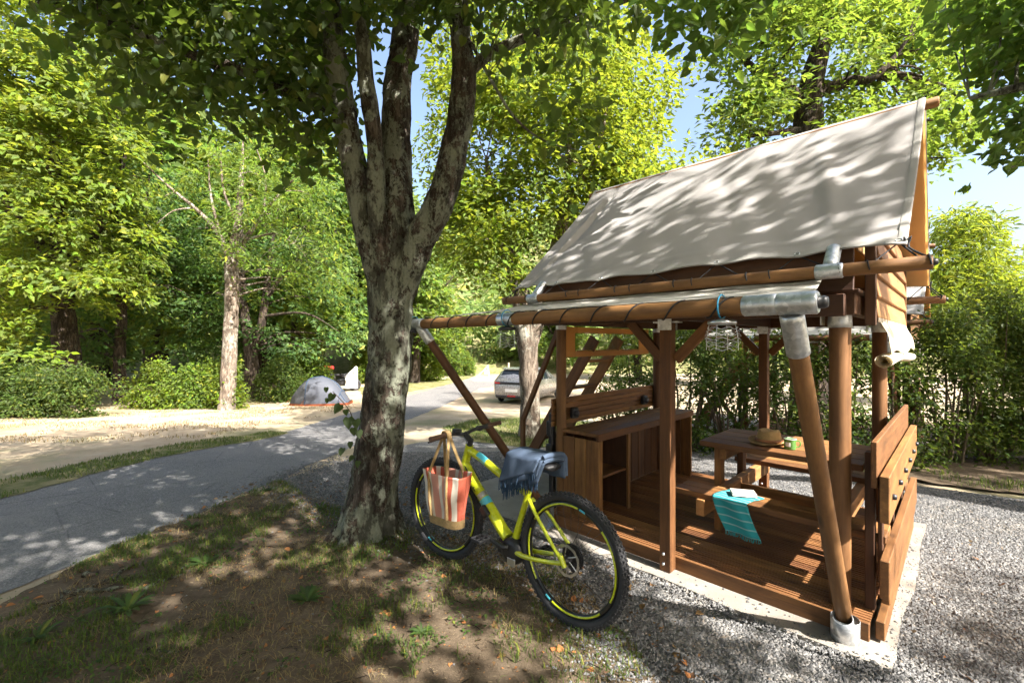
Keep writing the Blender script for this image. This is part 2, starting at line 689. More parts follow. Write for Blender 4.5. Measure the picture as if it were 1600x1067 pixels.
M['yellow'] = m_plain('acid_yellow_paint', (0.48, 0.528, 0.016), .28, 0, var=.05, Coat_Weight=.6, Coat_Roughness=.12)
M['cyan'] = m_plain('cyan_paint', (.08, .45, .55), .35)
M['red'] = m_plain('red_paint', (.55, .03, .03), .35)
M['white'] = m_plain('white_plastic', (.8, .8, .79), .5, var=.04)
M['grip'] = m_plain('brown_grip', (.10, .055, .035), .8)
M['jute'] = m_plain('jute', (0.294, 0.196, 0.084), .95, var=.3, nscale=60, bump=.006, bscale=160)
M['blanket'] = m_cloth('blue_grey_blanket', (.060, .085, .13), .0, None, .95, 260, .25, .15)
M['fringe'] = m_cloth('dark_blue_fringe', (0.027, 0.051, 0.09), .0, None, .95)
M['towel_fringe'] = m_cloth('turquoise_fringe', (0.035, 0.252, 0.266), .0, None, .95)
M['paper'] = m_plain('book_cover', (0.528, 0.464, 0.4), .6, var=.1)
M['straw'] = m_plain('hat_straw', (0.434, 0.28, 0.112), .8, var=.2, nscale=40, bump=.006, bscale=200)
M['hatband'] = m_plain('hat_band', (.28, .12, .05), .7)
M['enamel'] = m_plain('green_enamel', (.10, .26, .06), .22, Coat_Weight=.5)
M['cream_enamel'] = m_plain('white_enamel', (.75, .75, .70), .25)
M['tent'] = m_cloth('grey_tent_fabric', (0.072, 0.0774, 0.0936), .12, (0.108, 0.1152, 0.144), .6, fold=.1)  # grey kept extra dark, tree shade put into the fabric colour
M['tent_dark'] = m_cloth('dark_grey_tent_fabric', (0.0525, 0.0546, 0.0595), .05, (0.07, 0.07, 0.07), .6, fold=.1)
M['tent_orange'] = m_cloth('orange_tent_floor', (0.156, 0.039, 0.012), 0, None, .7)
M['silver'] = m_plain('silver_car_paint', (.40, .385, .37), .28, .35, var=.03, Coat_Weight=.7, Coat_Roughness=.08)
M['carglass'] = m_plain('dark_car_glass', (.02, .025, .03), .06, 0, var=.02)
M['pvc'] = None
M['tail'] = m_plain('tail_light_red', (.45, .02, .02), .2)
M['cover'] = m_cloth('white_cover_cloth', (0.576, 0.568, 0.56), .1, (0.56, 0.56, 0.56), .8)


def m_pvc():
    t = NT('clear_window_film')
    g = t.node('ShaderNodeBsdfGlossy')
    g.inputs['Roughness'].default_value = .08
    g.inputs['Color'].default_value = (.9, .9, .9, 1)
    tr = t.node('ShaderNodeBsdfTransparent')
    tr.inputs['Color'].default_value = (.86, .84, .78, 1)
    fr = t.node('ShaderNodeFresnel')
    fr.inputs['IOR'].default_value = 1.35
    mx = t.node('ShaderNodeMixShader')
    t.l.new(t.math('ADD', fr.outputs[0], .03), mx.inputs[0])
    t.l.new(tr.outputs[0], mx.inputs[1])
    t.l.new(g.outputs[0], mx.inputs[2])
    return t.finish(mx.outputs[0])


M['pvc'] = m_pvc()


def m_stripe_bag():
    t = NT('striped_bag_cloth')
    uv = t.node('ShaderNodeUVMap')
    sp = t.node('ShaderNodeSeparateXYZ')
    t.l.new(uv.outputs[0], sp.inputs[0])
    x = t.math('FRACT', t.math('MULTIPLY', sp.outputs[0], 2.0))
    red, wht, pink = (.38, .05, .02), (.56, .51, .43), (.50, .21, .15)
    c = t.ramp(x, [(0, red), (.07, wht), (.16, red), (.24, wht), (.33, pink), (.52, wht), (.60, pink), (.66, wht), (.72, red), (.82, wht), (.93, red)], 'CONSTANT')
    th = t.noise(t.coord('Object', (1, 1, 1)), 220, 2)
    c = t.mix(t.math('MULTIPLY', th, .25), c, (.55, .42, .33))
    nr = t.bump(t.math('ADD', th, t.noise(t.coord('Object', (1, 1, 1)), 22, 3)), .004, .7)
    return t.finish(t.bsdf(c, .95, 0, nr, .15))


M['bag'] = m_stripe_bag()


def m_towel():
    t = NT('turquoise_towel_cloth')
    uv = t.node('ShaderNodeUVMap')
    sp = t.node('ShaderNodeSeparateXYZ')
    t.l.new(uv.outputs[0], sp.inputs[0])
    a = t.math('PINGPONG', t.math('MULTIPLY', sp.outputs[1], 9), .5)
    c = t.mix(t.math('MULTIPLY', t.ramp(a, [(.05, 1.), (.12, 0.)]), .6), (.03, .27, .29), (.42, .52, .52))
    tt = t.noise(t.coord('Object', (1, 1, 1)), 300, 2)
    nr = t.bump(tt, .003, .6)
    return t.finish(t.bsdf(t.mix(t.math('MULTIPLY', tt, .3), c, (.03, .22, .26)), .95, 0, nr, .15))


M['towel'] = m_towel()

# leaves
M['lime_leaf'] = m_leaf('lime_leaf', (0.0494, 0.0765, 0.0234), (0.19, 0.279, 0.0315), .42, .42)
M['near_leaf'] = m_leaf('near_leaf', (0.0484, 0.088, 0.02288), (0.176, 0.2816, 0.0308), .45, .42)
M['bright_leaf'] = m_leaf('bright_leaf', (0.08718, 0.1298, 0.0189), (0.3566, 0.4266, 0.03375), .38, .5, yellow=.03)
M['mid_leaf'] = m_leaf('mid_leaf', (0.08064, 0.1279, 0.02282), (0.2646, 0.367, 0.03949), .38, .5)
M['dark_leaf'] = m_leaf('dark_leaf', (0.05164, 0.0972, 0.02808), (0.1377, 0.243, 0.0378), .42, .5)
M['far_leaf'] = m_leaf('far_leaf', (0.1339, 0.1864, 0.0576), (0.2806, 0.4002, 0.096), .4, .6, yellow=.1)  # paler green, distance haze of the hillside put into the colour
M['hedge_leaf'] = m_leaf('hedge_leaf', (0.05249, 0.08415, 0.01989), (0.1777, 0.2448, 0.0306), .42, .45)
M['grass'] = m_leaf('grass_blade', (0.06375, 0.09563, 0.02231), (0.1658, 0.2167, 0.03825), .35, .6, yellow=.12)
M['dry_grass'] = m_leaf('dry_grass_blade', (0.216, 0.162, 0.078), (0.27, 0.21, 0.09), .3, .8, yellow=.0)
M['weed'] = m_leaf('weed_leaf', (.050, .085, .022), (.14, .22, .04), .35, .55, yellow=.05)
M['litter'] = m_leaf('fallen_leaf', (0.136, 0.084, 0.044), (0.24, 0.144, 0.056), .25, .7, vary=.5, yellow=.2)
M['bark'] = m_bark('lichened_bark', (0.03836, 0.0279, 0.02092), (0.1185, 0.09414, 0.07324), (0.2372, 0.2511, 0.1883), .85)
M['bark_pale'] = m_bark('pale_bark', (0.112, 0.084, 0.063), (0.266, 0.217, 0.168), (0.385, 0.364, 0.294), .6, .8)
M['bark_dark'] = m_bark('dark_bark', (0.028, 0.021, 0.0168), (0.084, 0.063, 0.0455), (0.14, 0.14, 0.098), .3, .8)
M['stem'] = m_plain('shrub_stem', (.12, .085, .055), .9)


def m_ground():
    t = NT('dry_ground')
    p = t.coord('Position')
    n1 = t.noise(p, .35, 6, .6)
    n2 = t.noise(p, 3.0, 8, .7)
    n3 = t.noise(p, 60, 4, .7)
    c = t.ramp(n2, [(.3, (.30, .225, .145)), (.5, (.42, .335, .23)), (.7, (.50, .42, .31))])
    g = t.ramp(t.math('ADD', n1, t.math('MULTIPLY', n2, .35)), [(.66, 0.), (.80, 1.)])
    c = t.mix(t.math('MULTIPLY', g, .7), c, (.17, .18, .07))
    c = t.mix(t.math('MULTIPLY', n3, .4), c, (.22, .17, .11))
    return t.finish(t.bsdf(c, .95, 0, t.bump(t.math('ADD', n3, n2), .03, .8), .2))


def m_asphalt():
    t = NT('asphalt')
    p = t.coord('Position')
    a = t.voro(p, 120, out='Color')
    g = t.node('ShaderNodeSeparateColor')
    t.l.new(a, g.inputs[0])
    c = t.ramp(g.outputs[0], [(0, (.080, .077, .077)), (.6, (.130, .126, .123)), (1, (.225, .217, .208))])
    n = t.noise(p, .9, 7, .65)
    c = t.mix(t.ramp(n, [(.35, 0.), (.7, .55)]), c, (.19, .18, .168))
    n2 = t.noise(p, 7, 6, .7)
    c = t.mix(t.math('MULTIPLY', t.ramp(n2, [(.55, 0.), (.75, 1.)]), .35), c, (.10, .098, .10))
    cr = t.voro(p, 1.1, 'DISTANCE_TO_EDGE')
    c = t.mix(t.math('MULTIPLY', t.ramp(t.math('ADD', cr, t.math('MULTIPLY', n2, .04)), [(.018, 1.), (.03, 0.)]), .6), c, (.04, .039, .038))
    nr = t.bump(t.math('ADD', t.voro(p, 120), t.math('MULTIPLY', n2, .5)), .006, .9)
    return t.finish(t.bsdf(c, .88, 0, nr, .3))


def m_gravel(name, cols, scale=58):
    t = NT(name)
    p = t.coord('Position')
    a = t.voro(p, scale, out='Color')
    g = t.node('ShaderNodeSeparateColor')
    t.l.new(a, g.inputs[0])
    c = t.ramp(g.outputs[0], [(0, cols[0]), (.5, cols[1]), (1, cols[2])])
    d = t.voro(p, scale)
    n = t.noise(p, 1.3, 6, .7)
    c = t.mix(t.math('MULTIPLY', t.ramp(n, [(.45, 0.), (.75, 1.)]), .5), c, (.34, .29, .22))
    nr = t.bump(t.math('MULTIPLY', d, -1), .018, 1.0)
    return t.finish(t.bsdf(c, .85, 0, nr, .3))


def m_dirt():
    t = NT('trodden_earth')
    p = t.coord('Position')
    n1 = t.noise(p, 1.4, 8, .65)
    n2 = t.noise(p, 14, 8, .75)
    n3 = t.noise(p, 90, 4, .7)
    c = t.ramp(t.math('ADD', t.math('MULTIPLY', n1, .6), t.math('MULTIPLY', n2, .45)), [(.33, (.044, .031, .020)), (.5, (.098, .070, .046)), (.68, (.19, .142, .096))])
    c = t.mix(t.math('MULTIPLY', n3, .5), c, (.09, .07, .045))
    st = t.noise(t.coord('Position', (22, 70, 30)), 1.0, 4, .6, .8)
    c = t.mix(t.math('MULTIPLY', t.ramp(st, [(.62, 0.), (.68, 1.)]), .5), c, (.36, .28, .16))
    return t.finish(t.bsdf(c, .95, 0, t.bump(t.math('ADD', n2, t.math('MULTIPLY', n3, .5)), .02, .9), .15))


def m_turf(name, dry=.4):
    t = NT(name)
    p = t.coord('Position')
    n1 = t.noise(p, 2.2, 7, .65)
    n2 = t.noise(p, 40, 6, .75)
    c = t.ramp(n2, [(.3, (.055, .075, .022)), (.55, (.11, .13, .04)), (.75, (.2, .19, .08))])
    c = t.mix(t.ramp(n1, [(.40, 0.), (.66, dry * 2)]), c, (.36, .28, .16))
    return t.finish(t.bsdf(c, .95, 0, t.bump(n2, .03, 1.0), .15))


def m_concrete():
    t = NT('concrete')
    p = t.coord('Position')
    n1 = t.noise(p, 2.5, 8, .7)
    n2 = t.noise(p, 90, 4, .6)
    c = t.ramp(n1, [(.3, (.15, .128, .105)), (.55, (.235, .208, .175)), (.75, (.33, .30, .26))])
    c = t.mix(t.math('MULTIPLY', n2, .35), c, (.30, .27, .23))
    return t.finish(t.bsdf(c, .85, 0, t.bump(t.math('ADD', n1, t.math('MULTIPLY', n2, .4)), .008, .6), .3))


M['ground'] = m_ground()
M['asphalt'] = m_asphalt()
M['gravel'] = m_gravel('grey_gravel', [(0.068, 0.068, 0.0714), (0.1428, 0.1394, 0.136), (0.2584, 0.2516, 0.2448)])
M['dirt'] = m_dirt()
M['turf'] = m_turf('turf', .35)
M['concrete'] = m_concrete()


def m_stone():
    t = NT('gravel_stone')
    ri = t.node('ShaderNodeNewGeometry').outputs['Random Per Island']
    c = t.ramp(ri, [(0, (.075, .074, .075)), (.4, (.115, .112, .11)), (.75, (.165, .16, .155)), (.95, (.25, .24, .225)), (1, (.23, .18, .13))])
    n = t.noise(t.coord('Object'), 160, 3)
    return t.finish(t.bsdf(t.mix(t.math('MULTIPLY', n, .3), c, (.1, .1, .1)), .8, 0, None, .35))


M['stone'] = m_stone()


# ------------------------------------------------------------------ ground
def inside(poly, P):
    x, y = P[:, 0], P[:, 1]
    r = np.zeros(len(P), bool)
    n = len(poly)
    for i in range(n):
        x0, y0 = poly[i]
        x1, y1 = poly[(i + 1) % n]
        if y0 == y1:
            continue
        c = ((y0 > y) != (y1 > y)) & (x < (x1 - x0) * (y - y0) / (y1 - y0) + x0)
        r ^= c
    return r


def rough_edge(poly, step, amp, seed):
    out = []
    n = len(poly)
    for i in range(n):
        a, b = Vector(poly[i]), Vector(poly[(i + 1) % n])
        L = (b - a).length
        k = max(1, int(L / step))
        nr = Vector((-(b - a).y, (b - a).x)).normalized()
        for j in range(k):
            p = a + (b - a) * (j / k)
            w = noise.noise(Vector((p.x * 1.3, p.y * 1.3, seed))) * amp + noise.noise(Vector((p.x * 6, p.y * 6, seed + 5))) * amp * .45 + noise.noise(Vector((p.x * 19, p.y * 19, seed + 9))) * amp * .22
            out.append((p.x + nr.x * w, p.y + nr.y * w))
    return out


def sheet(name, poly, off, mat, cell=0.3, amp=.08, step=.06, relief=0.0, near=None, seed=1.0):
    ed = rough_edge(poly, step, amp, seed)
    xs, ys = [p[0] for p in ed], [p[1] for p in ed]
    gx = np.arange(min(xs), max(xs), cell)
    gy = np.arange(min(ys), max(ys), cell)
    G = np.array([(x + .13 * cell * ((j % 2) - .5), y) for x in gx for j, y in enumerate(gy)])
    if near:
        x0, x1, y0, y1, c2 = near
        N = np.array([(x, y) for x in np.arange(x0, x1, c2) for y in np.arange(y0, y1, c2)])
        keep = ~((G[:, 0] > x0 - .02) & (G[:, 0] < x1 + .02) & (G[:, 1] > y0 - .02) & (G[:, 1] < y1 + .02))
        G = np.concatenate([G[keep], N])
    G = G[inside(ed, G)]
    vs = [Vector(p) for p in ed] + [Vector((p[0], p[1])) for p in G]
    n = len(ed)
    r = delaunay_2d_cdt(vs, [], [list(range(n))], 1, 1e-6)
    V = []
    for p in r[0]:
        z = gh(p.x, p.y) + off
        if relief:
            q = Vector((p.x, p.y, 3.1))
            z += relief * max(-.15, .45 + noise.noise(q * 1.1) * .6 + noise.noise(q * 4) * .35 + noise.noise(q * 13) * .2)
        V.append((p.x, p.y, z))
    me = bpy.data.meshes.new(name)
    me.from_pydata(V, [], [tuple(f) for f in r[2]])
    me.materials.append(mat)
    smooth_mesh(me)
    bm = bmesh.new()
    bm.from_mesh(me)
    bmesh.ops.recalc_face_normals(bm, faces=bm.faces)
    if sum(f.normal.z for f in bm.faces) < 0:
        bmesh.ops.reverse_faces(bm, faces=bm.faces)
    bm.to_mesh(me)
    bm.free()
    o = bpy.data.objects.new(name, me)
    C.objects.link(o)
    o['kind'] = 'structure'
    return o


def axis_steps(lims):
    out = []
    for a, b, s in lims:
        out += list(np.arange(a, b, s))
    return out


gxs = axis_steps([(-400, -60, 20), (-60, -20, 4), (-20, 20, .5), (20, 60, 4), (60, 401, 20)])
gys = axis_steps([(-40, -6, 4), (-6, 24, .5), (24, 70, 4), (70, 431, 20)])
mb = MB()
nx, ny = len(gxs), len(gys)
mb.add([(x, y, gh(x, y)) for x in gxs for y in gys], [(i * ny + j, (i + 1) * ny + j, (i + 1) * ny + j + 1, i * ny + j + 1) for i in range(nx - 1) for j in range(ny - 1)], 0, True)
tag(mb.build('ground', M['ground']), kind='structure')


def P2(px, py):
    p = gpx(px, py)
    return (p.x, p.y)


road_lo = [P2(*p) for p in ((0, 932), (110, 888), (200, 850), (330, 795), (440, 748), (520, 712), (575, 688), (640, 655), (700, 630), (752, 606))]
road_up = [P2(*p) for p in ((735, 592), (680, 606), (600, 630), (520, 653), (430, 680), (300, 703), (150, 738), (0, 778))]
ROAD = [(-3.0, -6), (-3.2, 0)] + road_lo + [(0.8, 30), (-2.6, 30)] + road_up + [(-5.6, 0), (-5.5, -6)]
sheet('road', ROAD, .008, M['asphalt'], .4, .07, .1, seed=3)

GRAVEL = [(.95, -2), (.75, 1.2), (.62, 2.17), (.55, 2.5), (.32, 3.1), (-.2, 3.5), (-.8, 3.75), (-1.55, 4.2), (-2.2, 4.7), (-2.75, 5.3), (-2.3, 6.4), (-1.9, 7.6),
          (-1.2, 8.6), (-.7, 9.6), (0.1, 11.2), (1.2, 12.4), (2.6, 11.5), (2.7, 9.2), (3.2, 7.3), (4.0, 6.2), (4.3, 5.3), (5.2, 4.7), (7, 4.2), (9, 3.4), (8, -1), (4, -2)]
sheet('gravel_yard', GRAVEL, .012, M['gravel'], .35, .10, .07, seed=8)
DIRT = [(-3.25, -4), (-3.2, 2.6), (-3.12, 3.6), (-2.95, 4.5), (-2.7, 5.25), (-2.2, 4.72), (-1.5, 4.25), (-.8, 3.8), (-.15, 3.55), (.38, 3.15), (.62, 2.5), (.7, 2.1), (.85, 1.1), (1.0, -2), (1.2, -4)]
sheet('earth_bank', DIRT, .016, M['dirt'], .25, .13, .04, relief=.035, near=(-3.0, .7, 1.8, 5.0, .05), seed=21)
VERGE = [P2(*p) for p in ((0, 782), (150, 741), (300, 706), (432, 682), (450, 676), (420, 674), (290, 690), (140, 718), (0, 748))] + [(-6.4, 3.0), (-6.3, -4), (-5.5, -4), (-5.55, 2)]
VERGE = [(-6.25, -4)] + [P2(*p) for p in ((0, 752), (140, 722), (290, 692), (420, 675), (452, 677), (432, 683), (300, 706), (150, 741), (0, 782))] + [(-5.5, -4)]
sheet('grass_verge', VERGE, .016, M['turf'], .3, .09, .06, seed=31)
TURF2 = [P2(*p) for p in ((692, 670), (742, 656), (800, 652), (880, 655), (960, 668), (960, 690), (880, 702), (800, 698), (735, 690))]
sheet('grass_patch', TURF2, .02, M['turf'], .2, .12, .06, seed=41)
TURF3 = [P2(*p) for p in ((560, 606), (640, 598), (700, 592), (745, 585), (735, 591), (690, 603), (640, 612), (570, 625))]
sheet('far_grass_verge', TURF3, .014, M['turf'], .5, .15, .2, seed=51)
SHRUBBED = [(3.0, 8.0), (3.9, 6.4), (4.4, 5.4), (5.3, 4.85), (7, 4.3), (12, 3.2), (14, 9), (9, 12), (5, 11)]
sheet('shrub_bed', SHRUBBED, .016, M['dirt'], .4, .15, .08, relief=.03, seed=61)

# distant hillside
mb = MB()


def hill_z(x, y):
    e = smooth(34, 120, y + 0.12 * abs(x) * 0)
    right = smooth(60, -10, x) if False else 1 - .55 * smooth(10, 90, x)
    return -1.4 + e * 30 * right + noise.noise(Vector((x * .02, y * .02, 0))) * 5 * e


hx = np.arange(-190, 230, 10.)
hy = np.arange(30, 190, 8.)
mb.add([(x, y, hill_z(x, y)) for x in hx for y in hy], [(i * len(hy) + j, (i + 1) * len(hy) + j, (i + 1) * len(hy) + j + 1, i * len(hy) + j + 1) for i in range(len(hx) - 1) for j in range(len(hy) - 1)], 0, True)
tag(mb.build('hill', M['turf']), kind='structure')


# ------------------------------------------------------------------ trees
def bark_jit(scale, amp):
    def j(p, n, r):
        q = Vector((p.x * scale, p.y * scale, p.z * scale * .35))
        w = noise.noise(q) * .5 + noise.noise(q * 2.3) * .28 + (abs(noise.noise(Vector((q.x * 4, q.y * 4, q.z * 1.6)))) - .25) * .5
        return p + n * (r * amp * w)
    return j


def limb_mesh(mb, pts, rad, seg=10, n=5, js=6.0, ja=.25):
    p, r = catmull(pts, n, rad)
    mb.tube(p, r, seg, True, jit=bark_jit(js, ja))


def make_tree(name, label, base, limbs, clumps, leafkind, size, per, rh, rv, leafmat, barkmat, twigs=20, rs=None, axis=None, group=None, droop=.35, jit=.5, seg=10, js=6.0, ja=.25, cat='tree', extra=None, limb_n=5):
    """limbs and clumps in coordinates local to base"""
    rs = rs or np.random.RandomState(3)
    root = thing(name, label, cat, base, 0, group)
    mb = MB()
    for i, (pts, rad) in enumerate(limbs):
        limb_mesh(mb, pts, rad, seg if i == 0 else max(6, seg - 2), limb_n, js, ja)
    nodes = []
    for pts, rad in limbs:
        cp, cr = catmull(pts, 4, rad)
        nodes += list(zip(cp, cr))[len(cp) // 3:]
    NP = np.array([tuple(q[0]) for q in nodes])
    order = rs.permutation(len(clumps))[:twigs]
    for k in order:
        c = clumps[k]
        d = np.linalg.norm(NP - c, axis=1) + 0.6 * np.maximum(0, NP[:, 2] - c[2])
        i = int(np.argmin(d))
        a, r0 = nodes[i]
        b = Vector(c)
        L = (b - a).length
        mid = a.lerp(b, .5) + Vector((rs.normal(0, .08), rs.normal(0, .08), .12)) * L
        r0 = min(r0 * .5, .018 * L + .012)
        p, r = catmull([a, mid, b], 4, [r0, r0 * .6, r0 * .2])
        mb.tube(p, r, 5, False)
    mb.build('trunk', barkmat, root)
    pos, nr, dr, sz = clump_leaves(clumps, per, rh, rv, size, rs, droop, np.array(axis) if axis is not None else None, jit)
    if extra is not None:
        pos, nr, dr, sz = [np.concatenate([a, b]) for a, b in zip((pos, nr, dr, sz), extra)]
    me = leaf_mesh('crown', pos, nr, dr, sz, leafkind, leafmat)
    link(bpy.data.objects.new('crown', me), root)
    return root


def simple_limbs(h, r, lean=(0, 0), forks=3, spread=1.2, fork_at=.45, top=1.0, rs=None):
    rs = rs or np.random.RandomState(1)
    f = Vector((lean[0], lean[1], h * fork_at))
    main = ([(0, 0, -.3), (0, 0, .15), (lean[0] * .4, lean[1] * .4, h * fork_at * .5), f, (lean[0] * 1.4, lean[1] * 1.4, h * .72), (lean[0] * 1.6, lean[1] * 1.6, h * .95 * top)],
            [r * 1.5, r * 1.15, r, r * .85, r * .5, r * .12])
    out = [main]
    for k in range(forks):
        a = 2 * PI * (k + rs.rand() * .6) / forks
        d = Vector((math.cos(a), math.sin(a), 0)) * spread
        st = f + Vector((0, 0, h * .08 * k / forks))
        out.append(([st - Vector((0, 0, .3)), st + d * .35 + Vector((0, 0, h * .12)), st + d * .8 + Vector((0, 0, h * .26)), st + d * 1.25 + Vector((0, 0, h * .36))],
                    [r * .55, r * .45, r * .3, r * .1]))
    return out


def sub(pts, base):
    return [tuple(Vector(p) - Vector(base)) for p in pts]


# --- the lime tree in the foreground
B1 = Vector((-1.20, 3.80, 0.0))
Y1 = 3.8
rs1 = np.random.RandomState(5)
main_limbs = [
    ([(-1.22, 3.80, -.25), (-1.22, 3.80, .02), (-1.20, 3.80, .22), at(592, 700, Y1), at(608, 560, Y1), at(612, 450, Y1), at(615, 380, Y1), at(618, 260, Y1 + .05), at(620, 150, Y1 + .1), at(634, 40, Y1 + .1), at(640, -120, Y1 + .05), at(650, -350, Y1)],
     [.34, .275, .225, .182, .176, .184, .192, .132, .120, .108, .09, .05]),
    ([at(602, 470, Y1 - .02), at(575, 360, Y1 - .12), at(558, 280, Y1 - .15), at(540, 190, Y1 - .2), at(524, 90, Y1 - .25), at(512, -30, Y1 - .3), at(480, -250, Y1 - .3)], [.11, .108, .098, .093, .088, .07, .03]),
    ([at(606, 455, Y1 - .06), at(590, 340, Y1 - .22), at(585, 220, Y1 - .25), at(572, 120, Y1 - .3), at(563, 20, Y1 - .35), at(556, -150, Y1 - .4)], [.07, .07, .064, .06, .055, .03]),
    ([at(622, 475, Y1 - .02), at(652, 385, Y1 - .10), at(690, 310, Y1 - .14), at(715, 210, Y1 - .16), at(725, 120, Y1 - .18), at(718, 30, Y1 - .2), at(720, -140, Y1 - .2)], [.12, .125, .116, .107, .098, .08, .03]),
    ([at(528, 170, Y1 - .2), at(470, 150, Y1 - .3), at(400, 118, Y1 - .4), at(300, 85, Y1 - .5), at(180, 40, Y1 - .5), at(60, 5, Y1 - .5)], [.065, .055, .045, .035, .022, .01]),
    ([at(724, 120, Y1 - .2), at(770, 82, Y1 - .1), at(850, 48, Y1), at(930, 20, Y1 + .2), at(1010, -10, Y1 + .3)], [.055, .045, .036, .024, .01]),
    ([at(732, 60, Y1 - .2), at(770, 130, Y1 - .5), at(805, 185, Y1 - .6), at(850, 220, Y1 - .6), at(905, 235, Y1 - .6)], [.014, .012, .010, .007, .003]),
]
main_limbs = [(sub(p, B1), r) for p, r in main_limbs]
cl = []
cl.append(ell_points((-1.3, 1.3, 5.7), (2.8, 2.0, 1.3), 190, rs1, 1.8, -1.0, .34, 14.0, .7))
# upper canopy (mostly above the picture, it shades the road)
cl.append(ell_points((-1.6, 3.4, 6.0), (4.0, 3.0, 1.9), 380, rs1, 1.6, -1.0, .32, 4.0, .6))


def pix_clumps(boxes, n, y0, y1, rs):
    out = []
    for (x0, x1, ya, yb, w) in boxes:
        for _ in range(int(n * w)):
            Y = y0 + (y1 - y0) * rs.rand()
            out.append(tuple(at(x0 + (x1 - x0) * rs.rand(), ya + (yb - ya) * rs.rand(), Y)))
    return np.array(out)


cl.append(pix_clumps([(20, 250, -60, 20, .6), (150, 560, -60, 60, 1.1), (190, 520, 30, 130, .9), (200, 470, 90, 180, .55), (300, 520, 130, 205, .25), (560, 700, -60, 30, .35), (640, 960, -110, -20, .9), (700, 940, -40, 30, .38), (850, 940, 20, 60, .10), (480, 560, 40, 240, .3)], 26, 3.0, 4.2, rs1))
cl.append(pix_clumps([(840, 910, 185, 215, .09), (740, 790, 80, 110, .05)], 26, 3.1, 3.3, rs1))
clm = np.concatenate(cl) - np.array(tuple(B1))
cut = len(cl[0]) + len(cl[1])
per1 = 54
root1 = thing('lime_tree', 'thick lichen-covered forked tree behind the yellow bicycle', 'tree', B1)
mb = MB()
for i, (p, r) in enumerate(main_limbs):
    limb_mesh(mb, p, r, 72 if i == 0 else (40 if i < 4 else 9), 22 if i < 4 else 9, 9.0, .24 if i < 4 else .15)
NPn = []
for p, r in main_limbs[1:]:
    cp, cr = catmull(p, 5, r)
    NPn += list(zip(cp, cr))[2:]
NPa = np.array([tuple(q[0]) for q in NPn])
for c in clm[cut - 140:]:
    i = int(np.argmin(np.linalg.norm(NPa - c, axis=1)))
    a, r0 = NPn[i]
    b = Vector(c)
    L = (b - a).length
    if L > 2.2:
        continue
    md = a.lerp(b, .5) + Vector((rs1.normal(0, .06), rs1.normal(0, .06), .08)) * L
    r0 = min(r0 * .4, .007 * L + .004)
    p, r = catmull([a, md, b], 4, [r0, r0 * .6, r0 * .25])
    mb.tube(p, r, 5, False)
for k in range(7):
    a = 2 * PI * k / 7 + .4 * math.sin(k * 2.3)
    rr = .27 + .05 * math.sin(k * 1.9)
    d = Vector((math.cos(a), math.sin(a), 0))
    p, r = catmull([d * .13 + Vector((0, 0, .42)), d * .20 + Vector((0, 0, .16)), d * rr + Vector((0, 0, .035)), d * (rr + .12) + Vector((0, 0, -.06))], 6, [.05, .07, .05, .02])
    mb.tube(p, r, 12, True, jit=bark_jit(9.0, .3))
trk = mb.build('trunk', M['bark'], root1)
pos, nr, dr, sz = clump_leaves(clm, per1, .33, .17, .066, rs1, .15, np.array((0, 0, 4.)), .55)
dr[:, 2] -= .9
# the 300 leaves that show largest become objects of their own
wp = pos + np.array(tuple(B1))
inv = (wp[:, 1] > 2.2)
ppx = CX + F * wp[:, 0] / np.maximum(wp[:, 1], .1)
ppy = CY - F * (wp[:, 2] - H) / np.maximum(wp[:, 1], .1)
vis = inv & (ppx > 0) & (ppx < 1600) & (ppy > 2) & (ppy < 1060)
# keep the trunk face fairly clear of leaves
clear = vis & (ppx > 560) & (ppx < 750) & (ppy > 30)
keepm = ~(clear & (rs1.rand(len(pos)) > .25))
score = np.where(vis & keepm, sz / np.maximum(wp[:, 1], .1) + rs1.rand(len(sz)) * .002, -1)
big = np.argsort(-score)[:270]
rest = keepm.copy()
rest[big] = False
me = leaf_mesh('crown', pos[rest], nr[rest], dr[rest], sz[rest], 'heart', M['lime_leaf'])
tag(link(bpy.data.objects.new('crown', me), root1), kind='stuff')
lv, lf = LEAF['heart']
mb = MB()
mb.add(lv, lf)
leaf_me = mb.mesh('leaf', M['lime_leaf'])


def leaf_obj(p, n, d, s, parent, name='leaf', me=None):
    n = Vector(n).normalized()
    d = Vector(d)
    d = (d - n * d.dot(n)).normalized()
    x = d.cross(n)
    Mx = Matrix.Identity(4)
    for i in range(3):
        Mx[i][0], Mx[i][1], Mx[i][2], Mx[i][3] = x[i] * s, d[i] * s, n[i] * s, p[i]
    return link(bpy.data.objects.new(name, me or leaf_me), parent, Mx)


for i in big:
    leaf_obj(pos[i], nr[i], dr[i], float(sz[i]), root1)
# sprig growing out of the trunk
mb = MB()
sp = [at(572, 690, 3.62), at(556, 668, 3.5), at(548, 645, 3.4), at(536, 628, 3.35), at(520, 612, 3.3)]
mb.tube([Vector(p) - B1 for p in catmull(sp, 4)], .0035, 5)
mb.build('twig', M['stem'], root1)
for (px, py, s) in ((520, 615, .06), (532, 632, .075), (545, 652, .085), (552, 668, .06), (540, 640, .045), (560, 672, .06), (536, 700, .06), (552, 712, .05), (512, 622, .04), (548, 690, .05), (556, 655, .07), (560, 720, .05), (510, 605, .04)):
    p = at(px, py, 3.36) - B1
    leaf_obj(p, (rs1.normal(0, .4), -1, .5 + rs1.normal(0, .3)), (rs1.normal(0, .4), -.1, -1), s, root1)

